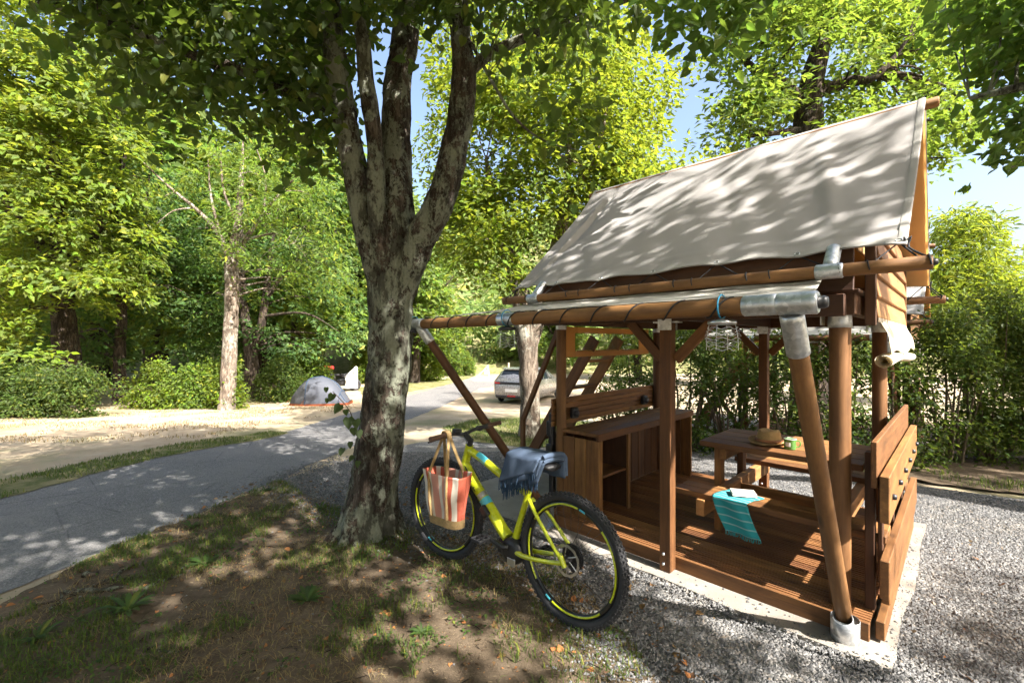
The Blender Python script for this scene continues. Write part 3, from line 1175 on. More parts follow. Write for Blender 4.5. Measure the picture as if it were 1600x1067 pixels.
def let_sun_in(c, base, keep=.03, seed=1):
    """drop the sprays that would shade the sunny end of the near hut"""
    k = math.cos(SUN_EL) / math.sin(SUN_EL) * .70711
    w = c + np.array(tuple(base))
    gx, gy = w[:, 0] - k * w[:, 2] - 1.86, w[:, 1] + k * w[:, 2] - 2.514
    u, v = (-gx + gy) * .70711, (gx + gy) * .70711
    hit = (u > -.45) & (u < 1.9) & (v > -.5) & (v < 2.7)
    return c[~hit | (np.random.RandomState(seed).rand(len(c)) < keep)]


# --- off-frame trees that overhang from the right and from behind: their crowns throw the dappled shade
rs = np.random.RandomState(8)
B5 = Vector((6.9, 2.6, 0))
lim = [(sub(p, B5), r) for p, r in [
    ([(6.9, 2.6, -.3), (6.9, 2.6, .1), (6.85, 2.6, 1.6), (6.8, 2.7, 3.0), (6.6, 2.8, 4.8), (6.4, 2.6, 7.0)], [.4, .3, .24, .22, .14, .04]),
    ([(6.8, 2.7, 3.0), (6.0, 3.4, 3.9), (5.3, 4.1, 4.1), (4.8, 4.7, 4.2)], [.13, .10, .06, .02]),
    ([(6.75, 2.7, 3.3), (6.2, 1.8, 5.0), (5.8, 1.0, 6.6), (5.2, .4, 7.8)], [.14, .10, .06, .02]),
    ([(6.0, 3.4, 3.9), (6.0, 4.6, 4.0), (5.9, 5.3, 3.7)], [.07, .05, .02])]]
c5 = np.concatenate([
    ell_points((5.6, .6, 7.6), (2.6, 2.4, 1.2), 110, rs, 2.0, -1, .40, 9.0, .6),
    pix_clumps([(1490, 1680, -60, 60, 1.1), (1530, 1700, 40, 170, 1.1), (1560, 1700, 150, 225, .6), (1470, 1560, -40, 40, .3)], 22, 4.2, 5.4, rs),
    ell_points((6.9, 3.2, 5.6), (1.8, 2.2, 1.6), 45, rs)]) - np.array(tuple(B5))
c5 = let_sun_in(c5, B5)
make_tree('lime_tree', 'leafy branches hanging in from the upper right picture edge', B5, lim, c5, 'heart', .085, 44, .34, .14, M['near_leaf'], M['bark'], 60, rs, (0, 0, 3.), seg=14, droop=.15, jit=.55)

rs = np.random.RandomState(18)
B6 = Vector((3.6, -2.6, 0))
lim = [(sub(p, B6), r) for p, r in [
    ([(3.6, -2.6, -.3), (3.6, -2.6, .1), (3.55, -2.6, 1.6), (3.5, -2.5, 3.0), (3.3, -2.3, 4.8), (3.2, -2.2, 7.0)], [.4, .3, .24, .22, .14, .04]),
    ([(3.5, -2.5, 3.0), (2.6, -1.6, 4.2), (1.6, -.8, 4.9), (.8, -.4, 5.2)], [.13, .10, .06, .02]),
    ([(3.5, -2.5, 3.2), (4.2, -1.0, 4.6), (4.4, .2, 5.3)], [.12, .08, .02]),
    ([(3.5, -2.5, 3.2), (4.8, -3.4, 4.8), (5.6, -4, 5.6)], [.12, .08, .02])]]
c6 = np.concatenate([ell_points((1.7, -1.3, 5.8), (4.3, 2.9, 1.7), 345, rs, 1.8, -1, .34, 2.0, .7),
                     np.array([tuple(at(px, py, Y)) for px, py, Y in ((1055, -30, 3.4), (1085, 5, 3.3), (1120, -15, 3.5), (1150, 10, 3.4), (1185, -25, 3.4), (1215, -40, 3.3), (1090, 40, 3.3))])]) - np.array(tuple(B6))
c6 = let_sun_in(c6, B6, seed=2)
make_tree('lime_tree', 'drooping leaf sprays at the top edge above the canvas roof', B6, lim, c6, 'heart', .09, 58, .34, .14, M['near_leaf'], M['bark'], 60, rs, (0, 0, 3.), seg=14, droop=.15, jit=.55)

# unseen trees added round the camera to block sky light
rs = np.random.RandomState(19)
for i, (x, y, lab) in enumerate([(-5.5, -4.5, 'lime tree added out of view behind the camera to the left, blocking sky light'), (10.8, -6.6, 'lime tree added out of view behind the camera to the right, blocking sky light'),
                                (-10.5, -1.5, 'lime tree added out of view beyond the left picture edge, blocking sky light'), (2.5, -9.5, 'lime tree added out of view straight behind the camera, blocking sky light'),
                                (13.5, 1.5, 'lime tree added out of view beyond the right picture edge, blocking sky light')]):
    Lm_ = simple_limbs(10.5, .26, (.2, .1), 4, 2.0, .32, .95, rs)
    Cl_ = ell_points((0, 0, 6.6), (4.2, 4.0, 3.4), 230, rs, 1.9, -1, .36, 5.0 + i, .6)
    Cl_ = let_sun_in(Cl_, (x, y, 0), seed=3)
    make_tree('lime_tree', lab, (x, y, 0), Lm_, Cl_, 'simple', .2, 60, .6, .22, M['near_leaf'], M['bark'], 40, rs, (0, 0, 3.), seg=12)

# --- broad bright tree between the strut and the car
rs = np.random.RandomState(21)
B2 = gpx(830, 684)
d2 = B2.y
lim = [(sub(p, B2), r) for p, r in [
    ([B2 - Vector((0, 0, .3)), B2 + Vector((0, 0, .05)), at(828, 640, d2), at(826, 570, d2), at(822, 520, d2), at(812, 450, d2), at(790, 390, d2), at(770, 320, d2), at(760, 250, d2)], [.34, .25, .185, .18, .22, .16, .13, .09, .03]),
    ([at(826, 540, d2), at(848, 460, d2 - .1), at(870, 390, d2 - .2), at(885, 300, d2), at(890, 190, d2)], [.18, .17, .13, .09, .02]),
    ([at(818, 500, d2), at(800, 430, d2 + .6), at(780, 330, d2 + 1), at(800, 230, d2 + 1.2)], [.14, .12, .08, .02]),
    ([at(860, 420, d2 - .1), at(920, 340, d2 + .5), at(980, 270, d2 + .8), at(1030, 230, d2 + 1)], [.11, .08, .05, .01]),
    ([at(880, 330, d2), at(930, 240, d2 - .6), at(950, 160, d2 - .6)], [.08, .05, .01])]]
c2 = np.concatenate([
    pix_clumps([(690, 790, 280, 400, 1.0), (680, 860, 120, 300, 1.7), (780, 980, 80, 260, 1.9), (880, 1020, 150, 330, 1.5), (720, 900, 280, 440, 1.15), (960, 1110, 260, 340, .7), (1000, 1070, 60, 200, .16), (860, 1000, 20, 120, .7), (700, 860, 30, 140, .7)], 33, d2 - 1.3, d2 + 2.2, rs)]) - np.array(tuple(B2))
make_tree('broad_tree', 'bright leafy tree with pale mottled trunk in front of the car', B2, lim, c2, 'simple', .118, 125, .48, .13, M['bright_leaf'], M['bark_pale'], 60, rs, (0, 0, 3.5), seg=16, ja=.3, jit=.38)

# --- ash tree behind the canvas roof
rs = np.random.RandomState(33)
B3 = Vector((8.0, 12.0, gh(8, 12)))
lim = [(sub(p, B3), r) for p, r in [
    ([B3 - Vector((0, 0, .3)), B3 + Vector((0, 0, .1)), at(1260, 400, 12), at(1262, 200, 12), at(1268, 130, 12), at(1290, 40, 12), at(1300, -80, 12)], [.6, .48, .4, .36, .28, .18, .05]),
    ([at(1262, 170, 12), at(1220, 130, 11.8), at(1180, 110, 11.5), at(1130, 60, 11.5)], [.2, .15, .10, .03]),
    ([at(1264, 150, 12), at(1320, 130, 11.8), at(1370, 118, 11.5), at(1420, 60, 11.3)], [.2, .15, .10, .03]),
    ([at(1264, 200, 12), at(1200, 210, 11.6), at(1150, 215, 11.6)], [.1, .06, .02])]]
c3 = np.concatenate([
    pix_clumps([(1135, 1230, 10, 190, .9), (1240, 1480, -40, 70, 1.7), (1340, 1500, 60, 200, 1.4), (1120, 1200, 130, 240, .7), (1160, 1300, -60, 40, .8), (1200, 1360, 140, 200, .5), (1420, 1520, 180, 260, .4)], 30, 10.4, 13.6, rs)]) - np.array(tuple(B3))
make_tree('ash_tree', 'tall ash tree rising behind the near canvas roof', B3, lim, c3, 'simple', .17, 90, .62, .17, M['mid_leaf'], M['bark_dark'], 60, rs, (0, 0, 7), seg=14, jit=.4)

# --- left hand trees
rs = np.random.RandomState(44)
B7 = gpx(105, 637)
d = B7.y
lim = [(sub(p, B7), r) for p, r in [
    ([B7 - Vector((0, 0, .3)), B7 + Vector((0, 0, .1)), at(106, 560, d), at(100, 500, d), at(96, 420, d), at(88, 300, d), at(80, 150, d), at(80, 20, d)], [.6, .45, .38, .36, .3, .25, .15, .04]),
    ([at(98, 450, d), at(140, 380, d - .5), at(180, 300, d - 1), at(200, 220, d - 1)], [.2, .16, .1, .03]),
    ([at(97, 430, d), at(40, 350, d - .5), at(-20, 280, d - 1)], [.2, .14, .04]),
    ([at(110, 490, d), at(60, 480, d - .4), at(0, 500, d - 1)], [.09, .06, .02])]]
c7 = pix_clumps([(-60, 110, 70, 230, 2.0), (60, 220, 140, 300, 1.6), (-60, 90, 230, 420, 1.7), (70, 230, 280, 440, 1.5), (-60, 80, -40, 100, 1.2), (70, 230, 30, 160, 1.0), (-60, 90, 400, 470, .5), (140, 230, 430, 480, .3), (-60, 60, 470, 560, .4)], 34, d - 3.2, d + 1.5, rs) - np.array(tuple(B7))
make_tree('beech_tree', 'big bright tree with a thick trunk behind the clipped hedge', B7, lim, c7, 'simple', .21, 95, .75, .14, M['bright_leaf'], M['bark_dark'], 50, rs, (0, 0, 6), seg=14, droop=.5, jit=.34)

rs = np.random.RandomState(45)
B8 = gpx(187, 632)
d = B8.y
lim = [(sub(p, B8), r) for p, r in [
    ([B8 - Vector((0, 0, .3)), B8 + Vector((0, 0, .1)), at(187, 560, d), at(190, 500, d), at(188, 440, d), at(182, 380, d), at(178, 280, d)], [.3, .24, .2, .18, .16, .12, .04]),
    ([at(190, 480, d), at(205, 400, d), at(225, 330, d), at(235, 260, d)], [.13, .1, .06, .02]),
    ([at(190, 490, d), at(215, 450, d), at(240, 420, d), at(270, 390, d)], [.09, .07, .04, .02])]]
c8 = pix_clumps([(150, 300, 250, 400, 1.4), (200, 330, 330, 480, .8), (100, 230, 440, 560, .6), (40, 180, 490, 590, .6)], 30, d - 1, d + 2.5, rs) - np.array(tuple(B8))
make_tree('slim_tree', 'slim dark double-stemmed tree beside the thick left trunk', B8, lim, c8, 'simple', .2, 80, .8, .16, M['dark_leaf'], M['bark_dark'], 40, rs, (0, 0, 5), seg=12)

rs = np.random.RandomState(46)
B9 = gpx(355, 640)
d = B9.y
lim = [(sub(p, B9), r) for p, r in [
    ([B9 - Vector((0, 0, .3)), B9 + Vector((0, 0, .08)), at(356, 600, d), at(360, 520, d), at(363, 450, d), at(362, 410, d), at(372, 350, d), at(376, 290, d), at(380, 220, d)], [.36, .28, .24, .225, .22, .22, .13, .09, .02]),
    ([at(360, 420, d), at(345, 370, d), at(310, 330, d - .3), at(262, 290, d - .6), at(215, 245, d - .8)], [.12, .09, .06, .035, .01]),
    ([at(366, 400, d), at(400, 350, d), at(440, 300, d - .2), at(470, 270, d - .4)], [.1, .07, .045, .01]),
    ([at(345, 370, d), at(330, 310, d), at(325, 250, d + .3)], [.06, .04, .01]),
    ([at(372, 350, d), at(350, 300, d - .4), at(345, 240, d - .6)], [.06, .04, .01]),
    ([at(385, 375, d), at(430, 365, d - .5), at(465, 385, d - .8)], [.05, .03, .008]),
    ([at(300, 325, d - .3), at(270, 330, d - .8), at(245, 350, d - 1)], [.03, .02, .006]),
    ([at(410, 340, d), at(415, 280, d - .3), at(400, 230, d - .4)], [.05, .03, .008])]]
c9 = pix_clumps([(340, 480, 310, 420, .8), (400, 520, 260, 380, .9), (330, 420, 215, 300, .5), (370, 560, 380, 470, .5), (250, 330, 250, 330, .2)], 30, d - 1.2, d + 1.5, rs) - np.array(tuple(B9))
make_tree('sunlit_tree', 'tree with a sunlit pale trunk and bare branches left of the dome tent', B9, lim, c9, 'narrow', .2, 70, .6, .18, M['mid_leaf'], M['bark_pale'], 50, rs, (0, 0, 5), seg=14)

rs = np.random.RandomState(47)
B10 = gpx(393, 628)
d = B10.y + 1.5
B10 = Vector(((393 - CX) / F * d, d, gh(0, d)))
lim = [(sub(p, B10), r) for p, r in [
    ([B10 - Vector((0, 0, .3)), B10 + Vector((0, 0, .1)), at(393, 570, d), at(390, 535, d), at(382, 490, d), at(378, 400, d), at(390, 300, d)], [.42, .34, .3, .28, .2, .14, .03]),
    ([at(392, 545, d), at(408, 510, d), at(418, 440, d), at(425, 380, d), at(440, 300, d)], [.2, .18, .14, .09, .02]),
    ([at(415, 470, d), at(450, 420, d), at(490, 390, d)], [.1, .06, .02])]]
c10 = pix_clumps([(260, 420, 400, 560, 1.3), (380, 560, 380, 560, 1.3), (420, 560, 260, 400, 1.1), (270, 400, 300, 420, .7)], 30, d - 1.0, d + 2.5, rs) - np.array(tuple(B10))
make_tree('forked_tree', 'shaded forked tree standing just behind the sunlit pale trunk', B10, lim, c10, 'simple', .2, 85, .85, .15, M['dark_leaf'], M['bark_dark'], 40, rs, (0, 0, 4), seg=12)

# --- feathery bright tree right of the second hut
rs = np.random.RandomState(48)
d = 17.0
B11 = Vector(((1512 - CX) / F * d, d, gh(0, d)))
lim = [(sub(p, B11), r) for p, r in [
    ([B11 - Vector((0, 0, .3)), B11 + Vector((0, 0, .1)), at(1512, 560, d), at(1508, 470, d), at(1512, 400, d), at(1515, 330, d)], [.2, .16, .13, .1, .06, .01]),
    ([at(1510, 500, d), at(1480, 440, d), at(1470, 390, d)], [.07, .05, .01]), ([at(1510, 490, d), at(1545, 440, d), at(1560, 400, d)], [.07, .05, .01])]]
c11 = pix_clumps([(1480, 1545, 335, 400, .9), (1450, 1570, 390, 470, 1.5), (1440, 1600, 450, 540, 1.3)], 30, d - 1.2, d + 1.2, rs) - np.array(tuple(B11))
make_tree('locust_tree', 'feathery yellow-green tree against the sky beside the second hut', B11, lim, c11, 'narrow', .26, 80, .65, .22, M['bright_leaf'], M['bark_dark'], 40, rs, (0, 0, 3), seg=10, jit=.7)

# --- row of trees closing the view behind
rs = np.random.RandomState(50)
Lm = simple_limbs(9.0, .28, (.2, .1), 4, 1.8, .38, 1.0, rs)
Cl = np.concatenate([ell_points((0, 0, 5.6), (3.2, 3.2, 4.2), 120, rs, 2.2, -1, .42, 3.0, .4)])
protoA = make_tree('woodland_tree', 'mid-green woodland tree beyond the campsite', (0, 0, 0), Lm, Cl, 'simple', .30, 95, .95, .2, M['mid_leaf'], M['bark_dark'], 40, rs, (0, 0, 4), 'woodland trees beyond the campsite', seg=10)
rs = np.random.RandomState(51)
Cl = np.concatenate([ell_points((0, 0, 5.0), (3.0, 3.0, 4.4), 110, rs, 2.2, -1, .42, 7.0, .4)])
protoB = make_tree('woodland_tree', 'pale yellow-green woodland tree beyond the campsite', (0, 0, 0), Lm, Cl, 'simple', .30, 95, .9, .2, M['far_leaf'], M['bark_dark'], 40, rs, (0, 0, 4), 'woodland trees beyond the campsite', seg=10)
spots = [(-30, 24, 1.6, 0), (-25, 27, 2.1, 1), (-20.5, 26, 2.0, 0), (-16.5, 30, 1.75, 1), (-13, 27, 1.75, 0), (-9.5, 31, 1.5, 1), (-6.3, 29, 1.05, 0), (-34, 31, 1.8, 1), (-29, 36, 1.9, 0), (-21, 37, 2.0, 1), (-12, 38, 1.75, 0),
         (9, 32, 1.0, 1), (13, 27, .95, 0), (4.2, 40, .9, 0), (19, 31, .72, 1), (25, 33, .6, 1), (31, 30, .6, 0), (-1.0, 44, .8, 1)]
ua = ub = False
for (x, y, s, k) in spots:
    src = protoA if k == 0 else protoB
    if (k == 0 and not ua) or (k == 1 and not ub):
        o = src
        ua, ub = ua or k == 0, ub or k == 1
    else:
        o = copy_tree(src)
    o.location = (x, y, gh(x, y) - .1)
    o.scale = (s, s, s * (1 + .1 * math.sin(x)))
    o.rotation_euler = (0, 0, x * 1.7 + y)

# wood covering the far hillside
rs = np.random.RandomState(60)
n = 2600
hxp = rs.uniform(-120, 150, n)
hyp = 40 + 95 * rs.rand(n) ** 1.2
cen = np.array([(x, y, hill_z(x, y) + 1.2 + rs.rand() * 3.5) for x, y in zip(hxp, hyp)])
pos, nr_, dr_, sz_ = clump_leaves(cen, 40, 2.3, 1.0, .95, rs, 0, None, .6)
me = leaf_mesh('hillside_wood', pos, nr_, dr_, sz_, 'simple', M['far_leaf'])
o = bpy.data.objects.new('hillside_wood', me)
C.objects.link(o)
tag(o, 'sunlit wood covering the far hillside', 'wood', kind='stuff')


# ------------------------------------------------------------------ hedges and shrubs
def shrub(name, label, base, w, dpt, h, n, per, size, leafmat, stems=6, rh=.22, rv=.1, seed=1, group=None, cat='shrub', lo=0.05, kind='simple', boxy=False, rotz=0):
    rs = np.random.RandomState(seed)
    root = thing(name, label, cat, base, rotz, group)
    c = []
    while len(c) < n:
        p = rs.uniform(-1, 1, 3)
        if boxy:
            q = (p[0] * w / 2, p[1] * dpt / 2, lo + (h - lo) * (p[2] + 1) / 2)
        else:
            if (p[0] ** 2 + p[1] ** 2) > 1:
                continue
            zz = (p[2] + 1) / 2
            k = .55 + .45 * math.sin(PI * min(1, zz * .8 + .25))
            q = (p[0] * w / 2 * k, p[1] * dpt / 2 * k, lo + (h - lo) * zz * (1 - .25 * (p[0] ** 2)))
        if noise.noise(Vector(q) * 1.6 + Vector((seed, 0, 0))) < -.18:
            continue
        c.append(q)
    c = np.array(c)
    mb = MB()
    for k in range(stems):
        t = c[rs.randint(len(c))]
        b = Vector((t[0] * .25 + rs.normal(0, .04), t[1] * .25 + rs.normal(0, .04), -.05))
        e = Vector((t[0], t[1], max(t[2], h * .55)))
        p, r = catmull([b, b.lerp(e, .5) + Vector((rs.normal(0, .05), rs.normal(0, .05), .06)), e], 4, [.014 * h ** .5, .010 * h ** .5, .003])
        mb.tube(p, r, 5, False)
    mb.build('stems', M['stem'], root)
    pos, nr, dr, sz = clump_leaves(c, per, rh, rv, size, rs, .4, np.array((0, 0, 0.)), .7)
    pos[:, 2] = np.maximum(pos[:, 2], .01)
    link(bpy.data.objects.new('foliage', leaf_mesh('foliage', pos, nr, dr, sz, kind, leafmat)), root)
    return root


hl = gpx(0, 655)
hr = gpx(185, 648)
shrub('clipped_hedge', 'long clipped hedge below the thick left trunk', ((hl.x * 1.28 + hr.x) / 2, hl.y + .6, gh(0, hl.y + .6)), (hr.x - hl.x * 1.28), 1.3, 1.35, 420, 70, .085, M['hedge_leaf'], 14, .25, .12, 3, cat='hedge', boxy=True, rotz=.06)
for i, (px, py, w, h, lab, mt) in enumerate([
        (212, 641, 1.9, 1.5, 'sunlit loose shrub at the right end of the clipped hedge', 'bright_leaf'),
        (262, 641, 1.7, 1.3, 'low rounded shrub second from the clipped hedge', 'mid_leaf'),
        (300, 640, 1.4, 1.5, 'yellow-green shrub just left of the sunlit pale trunk', 'bright_leaf'),
        (330, 642, .9, 1.75, 'narrow upright shrub touching the sunlit pale trunk', 'bright_leaf'),
        (420, 630, 2.2, 1.7, 'dark shrub between the pale trunk and the dome tent', 'hedge_leaf'),
        (462, 618, 2.6, 2.2, 'tall olive shrub directly behind the dome tent', 'mid_leaf'),
        (588, 600, 3.6, 2.6, 'big bush behind the main trunk and the motorbike', 'bright_leaf'),
        (655, 596, 3.6, 2.8, 'yellow-green bush right of the main trunk', 'bright_leaf'),
        (705, 588, 3.6, 2.6, 'flowering bush left of the wooden prop', 'mid_leaf'),
        (795, 574, 4.2, 2.9, 'round bush behind the parked car', 'bright_leaf'),
        (735, 574, 4.0, 2.6, 'bush at the end of the road', 'mid_leaf')]):
    b = gpx(px, py)
    shrub('shrub', lab, b + Vector((0, .9, 0)), w, w * .7, h, int(22 * w * h) + 12, 60, .11 if b.y < 20 else .15, M[mt], 8, .3, .16, 70 + i)

# shrubs behind the near hut
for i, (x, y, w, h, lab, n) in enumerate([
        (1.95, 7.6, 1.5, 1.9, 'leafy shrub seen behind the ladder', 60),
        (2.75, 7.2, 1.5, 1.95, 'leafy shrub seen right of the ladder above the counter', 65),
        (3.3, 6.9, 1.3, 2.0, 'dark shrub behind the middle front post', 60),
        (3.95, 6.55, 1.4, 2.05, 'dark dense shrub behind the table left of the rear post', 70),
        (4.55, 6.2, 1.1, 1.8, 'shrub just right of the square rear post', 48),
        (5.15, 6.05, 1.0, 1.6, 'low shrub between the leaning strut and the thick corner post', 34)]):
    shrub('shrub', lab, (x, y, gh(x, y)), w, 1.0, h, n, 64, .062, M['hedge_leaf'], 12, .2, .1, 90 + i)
for i, (x, y, w, h, lab, n, st) in enumerate([
        (6.0, 6.15, 1.3, 2.1, 'thin many-stemmed shrub just right of the railing', 42, 9),
        (6.75, 6.3, 1.5, 2.3, 'open leafy shrub in the right-hand row left of the last', 60, 9),
        (7.4, 6.1, 1.6, 2.2, 'open leafy shrub at the right picture edge', 62, 9),
        (9.2, 8.2, 2.0, 2.4, 'bushy shrub behind the row at the right edge', 64, 6)]):
    shrub('shrub', lab, (x, y, gh(x, y)), w, 1.1, h, int(n * 2.1), 64, .058, M['hedge_leaf'] if i < 3 else M['mid_leaf'], st, .24, .13, 120 + i, lo=.25 if i < 3 else .1)


# ------------------------------------------------------------------ the canvas hut
P0 = Vector((1.86, 2.514, 0.0))
HR = -PI / 4


def U(u, v, z):
    return Vector((-u, v, z))


def hut_world(u, v, z):
    return Vector((P0.x - .70711 * u + .70711 * v, P0.y + .70711 * u + .70711 * v, z))


DZ = .135          # deck top


def profile_board(name, L, prof, mat):
    mb = MB()
    n = len(prof)
    vs = [(-L / 2, y, z) for y, z in prof] + [(L / 2, y, z) for y, z in prof]
    fs = [(i, (i + 1) % n, n + (i + 1) % n, n + i) for i in range(n)]
    mb.add(vs, fs)
    mb.add([v for v in vs[:n]], [tuple(range(n - 1, -1, -1))])
    mb.add([v for v in vs[n:]], [tuple(range(n))])
    return mb.mesh(name, mat)


# concrete slab
mb = MB()
poly = rough_edge([(-.22, -.21), (1.2, -.22), (3.45, -.20), (3.45, 2.3), (-.26, 2.3)], .12, .03, 4.0)
n = len(poly)
top = [U(u, v, .035 + .004 * noise.noise(Vector((u * 3, v * 3, 0)))) for u, v in poly]
bot = [U(u * 1.002, v, -.15) for u, v in poly]
mb.add(top + bot, [tuple(range(n - 1, -1, -1))] + [(i, (i + 1) % n, n + (i + 1) % n, n + i) for i in range(n)])
slab = mb.build('concrete_slab', M['concrete'], None, Matrix.Translation(P0) @ Matrix.Rotation(HR, 4, 'Z'))
bm = bmesh.new()
bm.from_mesh(slab.data)
bmesh.ops.recalc_face_normals(bm, faces=bm.faces)
bm.to_mesh(slab.data)
bm.free()
slab['kind'] = 'structure'

hut = thing('canvas_hut', 'near wooden hut on posts with a beige canvas roof over a deck', 'hut', P0, HR)

# deck
pr = []
bw = .118
ng = 4
y = -bw / 2
pr.append((y, -.028))
pr.append((bw / 2, -.028))
pts = []
gw = bw / ng
for k in range(ng):
    a = -bw / 2 + gw * k
    pts += [(a + gw * .10, 0), (a + gw * .58, 0), (a + gw * .66, -.009), (a + gw * 1.0, -.009)]
pr += list(reversed(pts))
board_me = profile_board('deck_board', 2.27, pr, M['deck'])
mb = MB()
for uu in (.05, .7, 1.4, 2.08):
    mb.box(U(uu, 1.02, .07), (.045, 2.0, .068))
deck = mb.build('deck_joists', M['wood_dark'], hut)
for k in range(17):
    v = .055 + k * .1235
    jx = random.uniform(-.008, .008)
    link(bpy.data.objects.new('deck_board', board_me), hut, Matrix.Translation(U(1.02 + jx, v, DZ)))
plank('deck_fascia', hut, U(-.118, -.018, .082), U(2.16, -.018, .082), .1, .028, M['wood'], up=(0, 1, 0))
plank('deck_fascia', hut, U(2.165, -.03, .082), U(2.165, 2.09, .082), .1, .028, M['wood_dark'], up=(1, 0, 0))
plank('deck_fascia', hut, U(-.16, .0, .10), U(-.16, 2.09, .10), .10, .04, M['wood'], up=(1, 0, 0))

# posts
ZB = 1.79
for (u, v) in ((.03, .09), (.03, 1.9)):
    pole('post', hut, U(u, v, DZ), U(u, v, 2.16), .053, M['pole'])
    pole('post_sleeve', hut, U(u, v, 1.735), U(u, v, 1.935), .0585, M['galv'])
    pole('post_sleeve', hut, U(u, v, 2.075), U(u, v, 2.155), .0575, M['galv'])
    plank('sleeve_plate', hut, U(u + .085, v - .05, 1.835), U(u + .085, v + .05, 1.835), .18, .006, M['galv'], up=(1, 0, 0), ch=.001)
for (u, v) in ((2.09, .09), (2.09, 1.9)):
    pole('post', hut, U(u, v, DZ), U(u, v, 2.16), .045, M['pole'])
    pole('post_sleeve', hut, U(u, v, 1.76), U(u, v, 1.80), .049, M['galv'])
for v in (-.075, 2.13):
    plank('post', hut, U(1.0, v, .04), U(1.0, v, ZB), .082, .082, M['wood'], up=(0, 1, 0))
    mb = MB()
    for s in (-1, 1):
        mb.box(U(1.0, v + s * .045, ZB - .015), (.1, .004, .09))
    mb.box(U(1.0 - .07, v, ZB + .02), (.05, .06, .06))
    mb.box(U(1.0 + .07, v, ZB + .02), (.05, .06, .06))
    mb.build('post_bracket', M['galv'], hut)
    # bolts near the foot
    mb = MB()
    for zz in (.09, .16):
        mb.lathe([(0, .006), (.009, .005), (.011, 0)], 8, Matrix.Translation(U(1.0 + .01, v - .044, zz)) @ Matrix.Rotation(PI / 2, 4, 'X'))
    mb.build('bolts', M['galv'], hut)
    for s in (-1, 1):
        plank('knee_brace', hut, U(1.0 + s * .05, v + .03, 1.52), U(1.0 + s * .31, v + .03, ZB + .005), .07, .04, M['wood'], up=(0, 1, 0))
# beams
for v in (-.075, 2.13):
    plank('beam', hut, U(-.02, v, ZB + .06), U(2.16, v, ZB + .06), .12, .07, M['wood_dark'], up=(0, 1, 0))
for u in (-.03, .95, 2.12):
    plank('beam', hut, U(u, -.035, ZB + .07), U(u, 2.09, ZB + .07), .12, .055, M['wood_dark'], up=(1, 0, 0))
for k in range(12):
    v = .02 + k * .178
    plank('loft_floor_board', hut, U(-.08, v, 1.925), U(2.16, v, 1.925), .174, .022, M['wood_dark'])
# loft siding, lapped boards
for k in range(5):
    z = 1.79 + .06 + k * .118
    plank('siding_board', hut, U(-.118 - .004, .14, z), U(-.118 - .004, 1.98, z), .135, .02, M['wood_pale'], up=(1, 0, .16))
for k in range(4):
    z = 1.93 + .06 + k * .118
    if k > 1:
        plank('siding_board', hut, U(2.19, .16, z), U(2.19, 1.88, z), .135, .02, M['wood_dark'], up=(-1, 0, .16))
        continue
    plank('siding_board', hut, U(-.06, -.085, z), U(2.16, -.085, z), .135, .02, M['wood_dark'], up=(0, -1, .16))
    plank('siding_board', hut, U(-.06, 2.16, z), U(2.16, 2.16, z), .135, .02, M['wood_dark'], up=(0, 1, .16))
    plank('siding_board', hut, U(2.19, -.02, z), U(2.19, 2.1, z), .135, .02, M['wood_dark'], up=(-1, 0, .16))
plank('corner_trim', hut, U(-.112, .075, 1.74), U(-.112, .075, 2.30), .05, .035, M['wood_dark'], up=(0, 1, 0))
plank('corner_trim', hut, U(-.112, 2.02, 1.74), U(-.112, 2.02, 2.25), .05, .035, M['wood'], up=(0, 1, 0))

# roof poles
RZ = 3.29
pole('ridge_pole', hut, U(-.36, 1.02, RZ - .045), U(2.42, 1.02, RZ - .045), .034, M['pole'])
for v in (-.27, 2.31):
    s = -1 if v < 0 else 1
    pole('roof_edge_pole', hut, U(-.37, v, 2.015), U(2.46, v, 2.015), .034, M['pole'])
    for u in (.02, 2.1):
        pole('pole_clamp', hut, U(u - .055, v, 2.015), U(u + .055, v, 2.015), .040, M['galv'])
        pole('pole_clamp', hut, U(u, v + .02 * -s, 2.04), U(u, v - s * .13, 2.15), .035, M['galv'])
    for e in (-.372, 2.462):
        mb = MB()
        mb.lathe([(.0, .02), (.014, .02), (.016, .006), (.016, -.006)], 10, Matrix.Translation(U(e, v, 2.015)) @ Matrix.Rotation(PI / 2 if e < 0 else -PI / 2, 4, 'Y'))
        mb.build('pole_end_bolt', M['black'], hut)


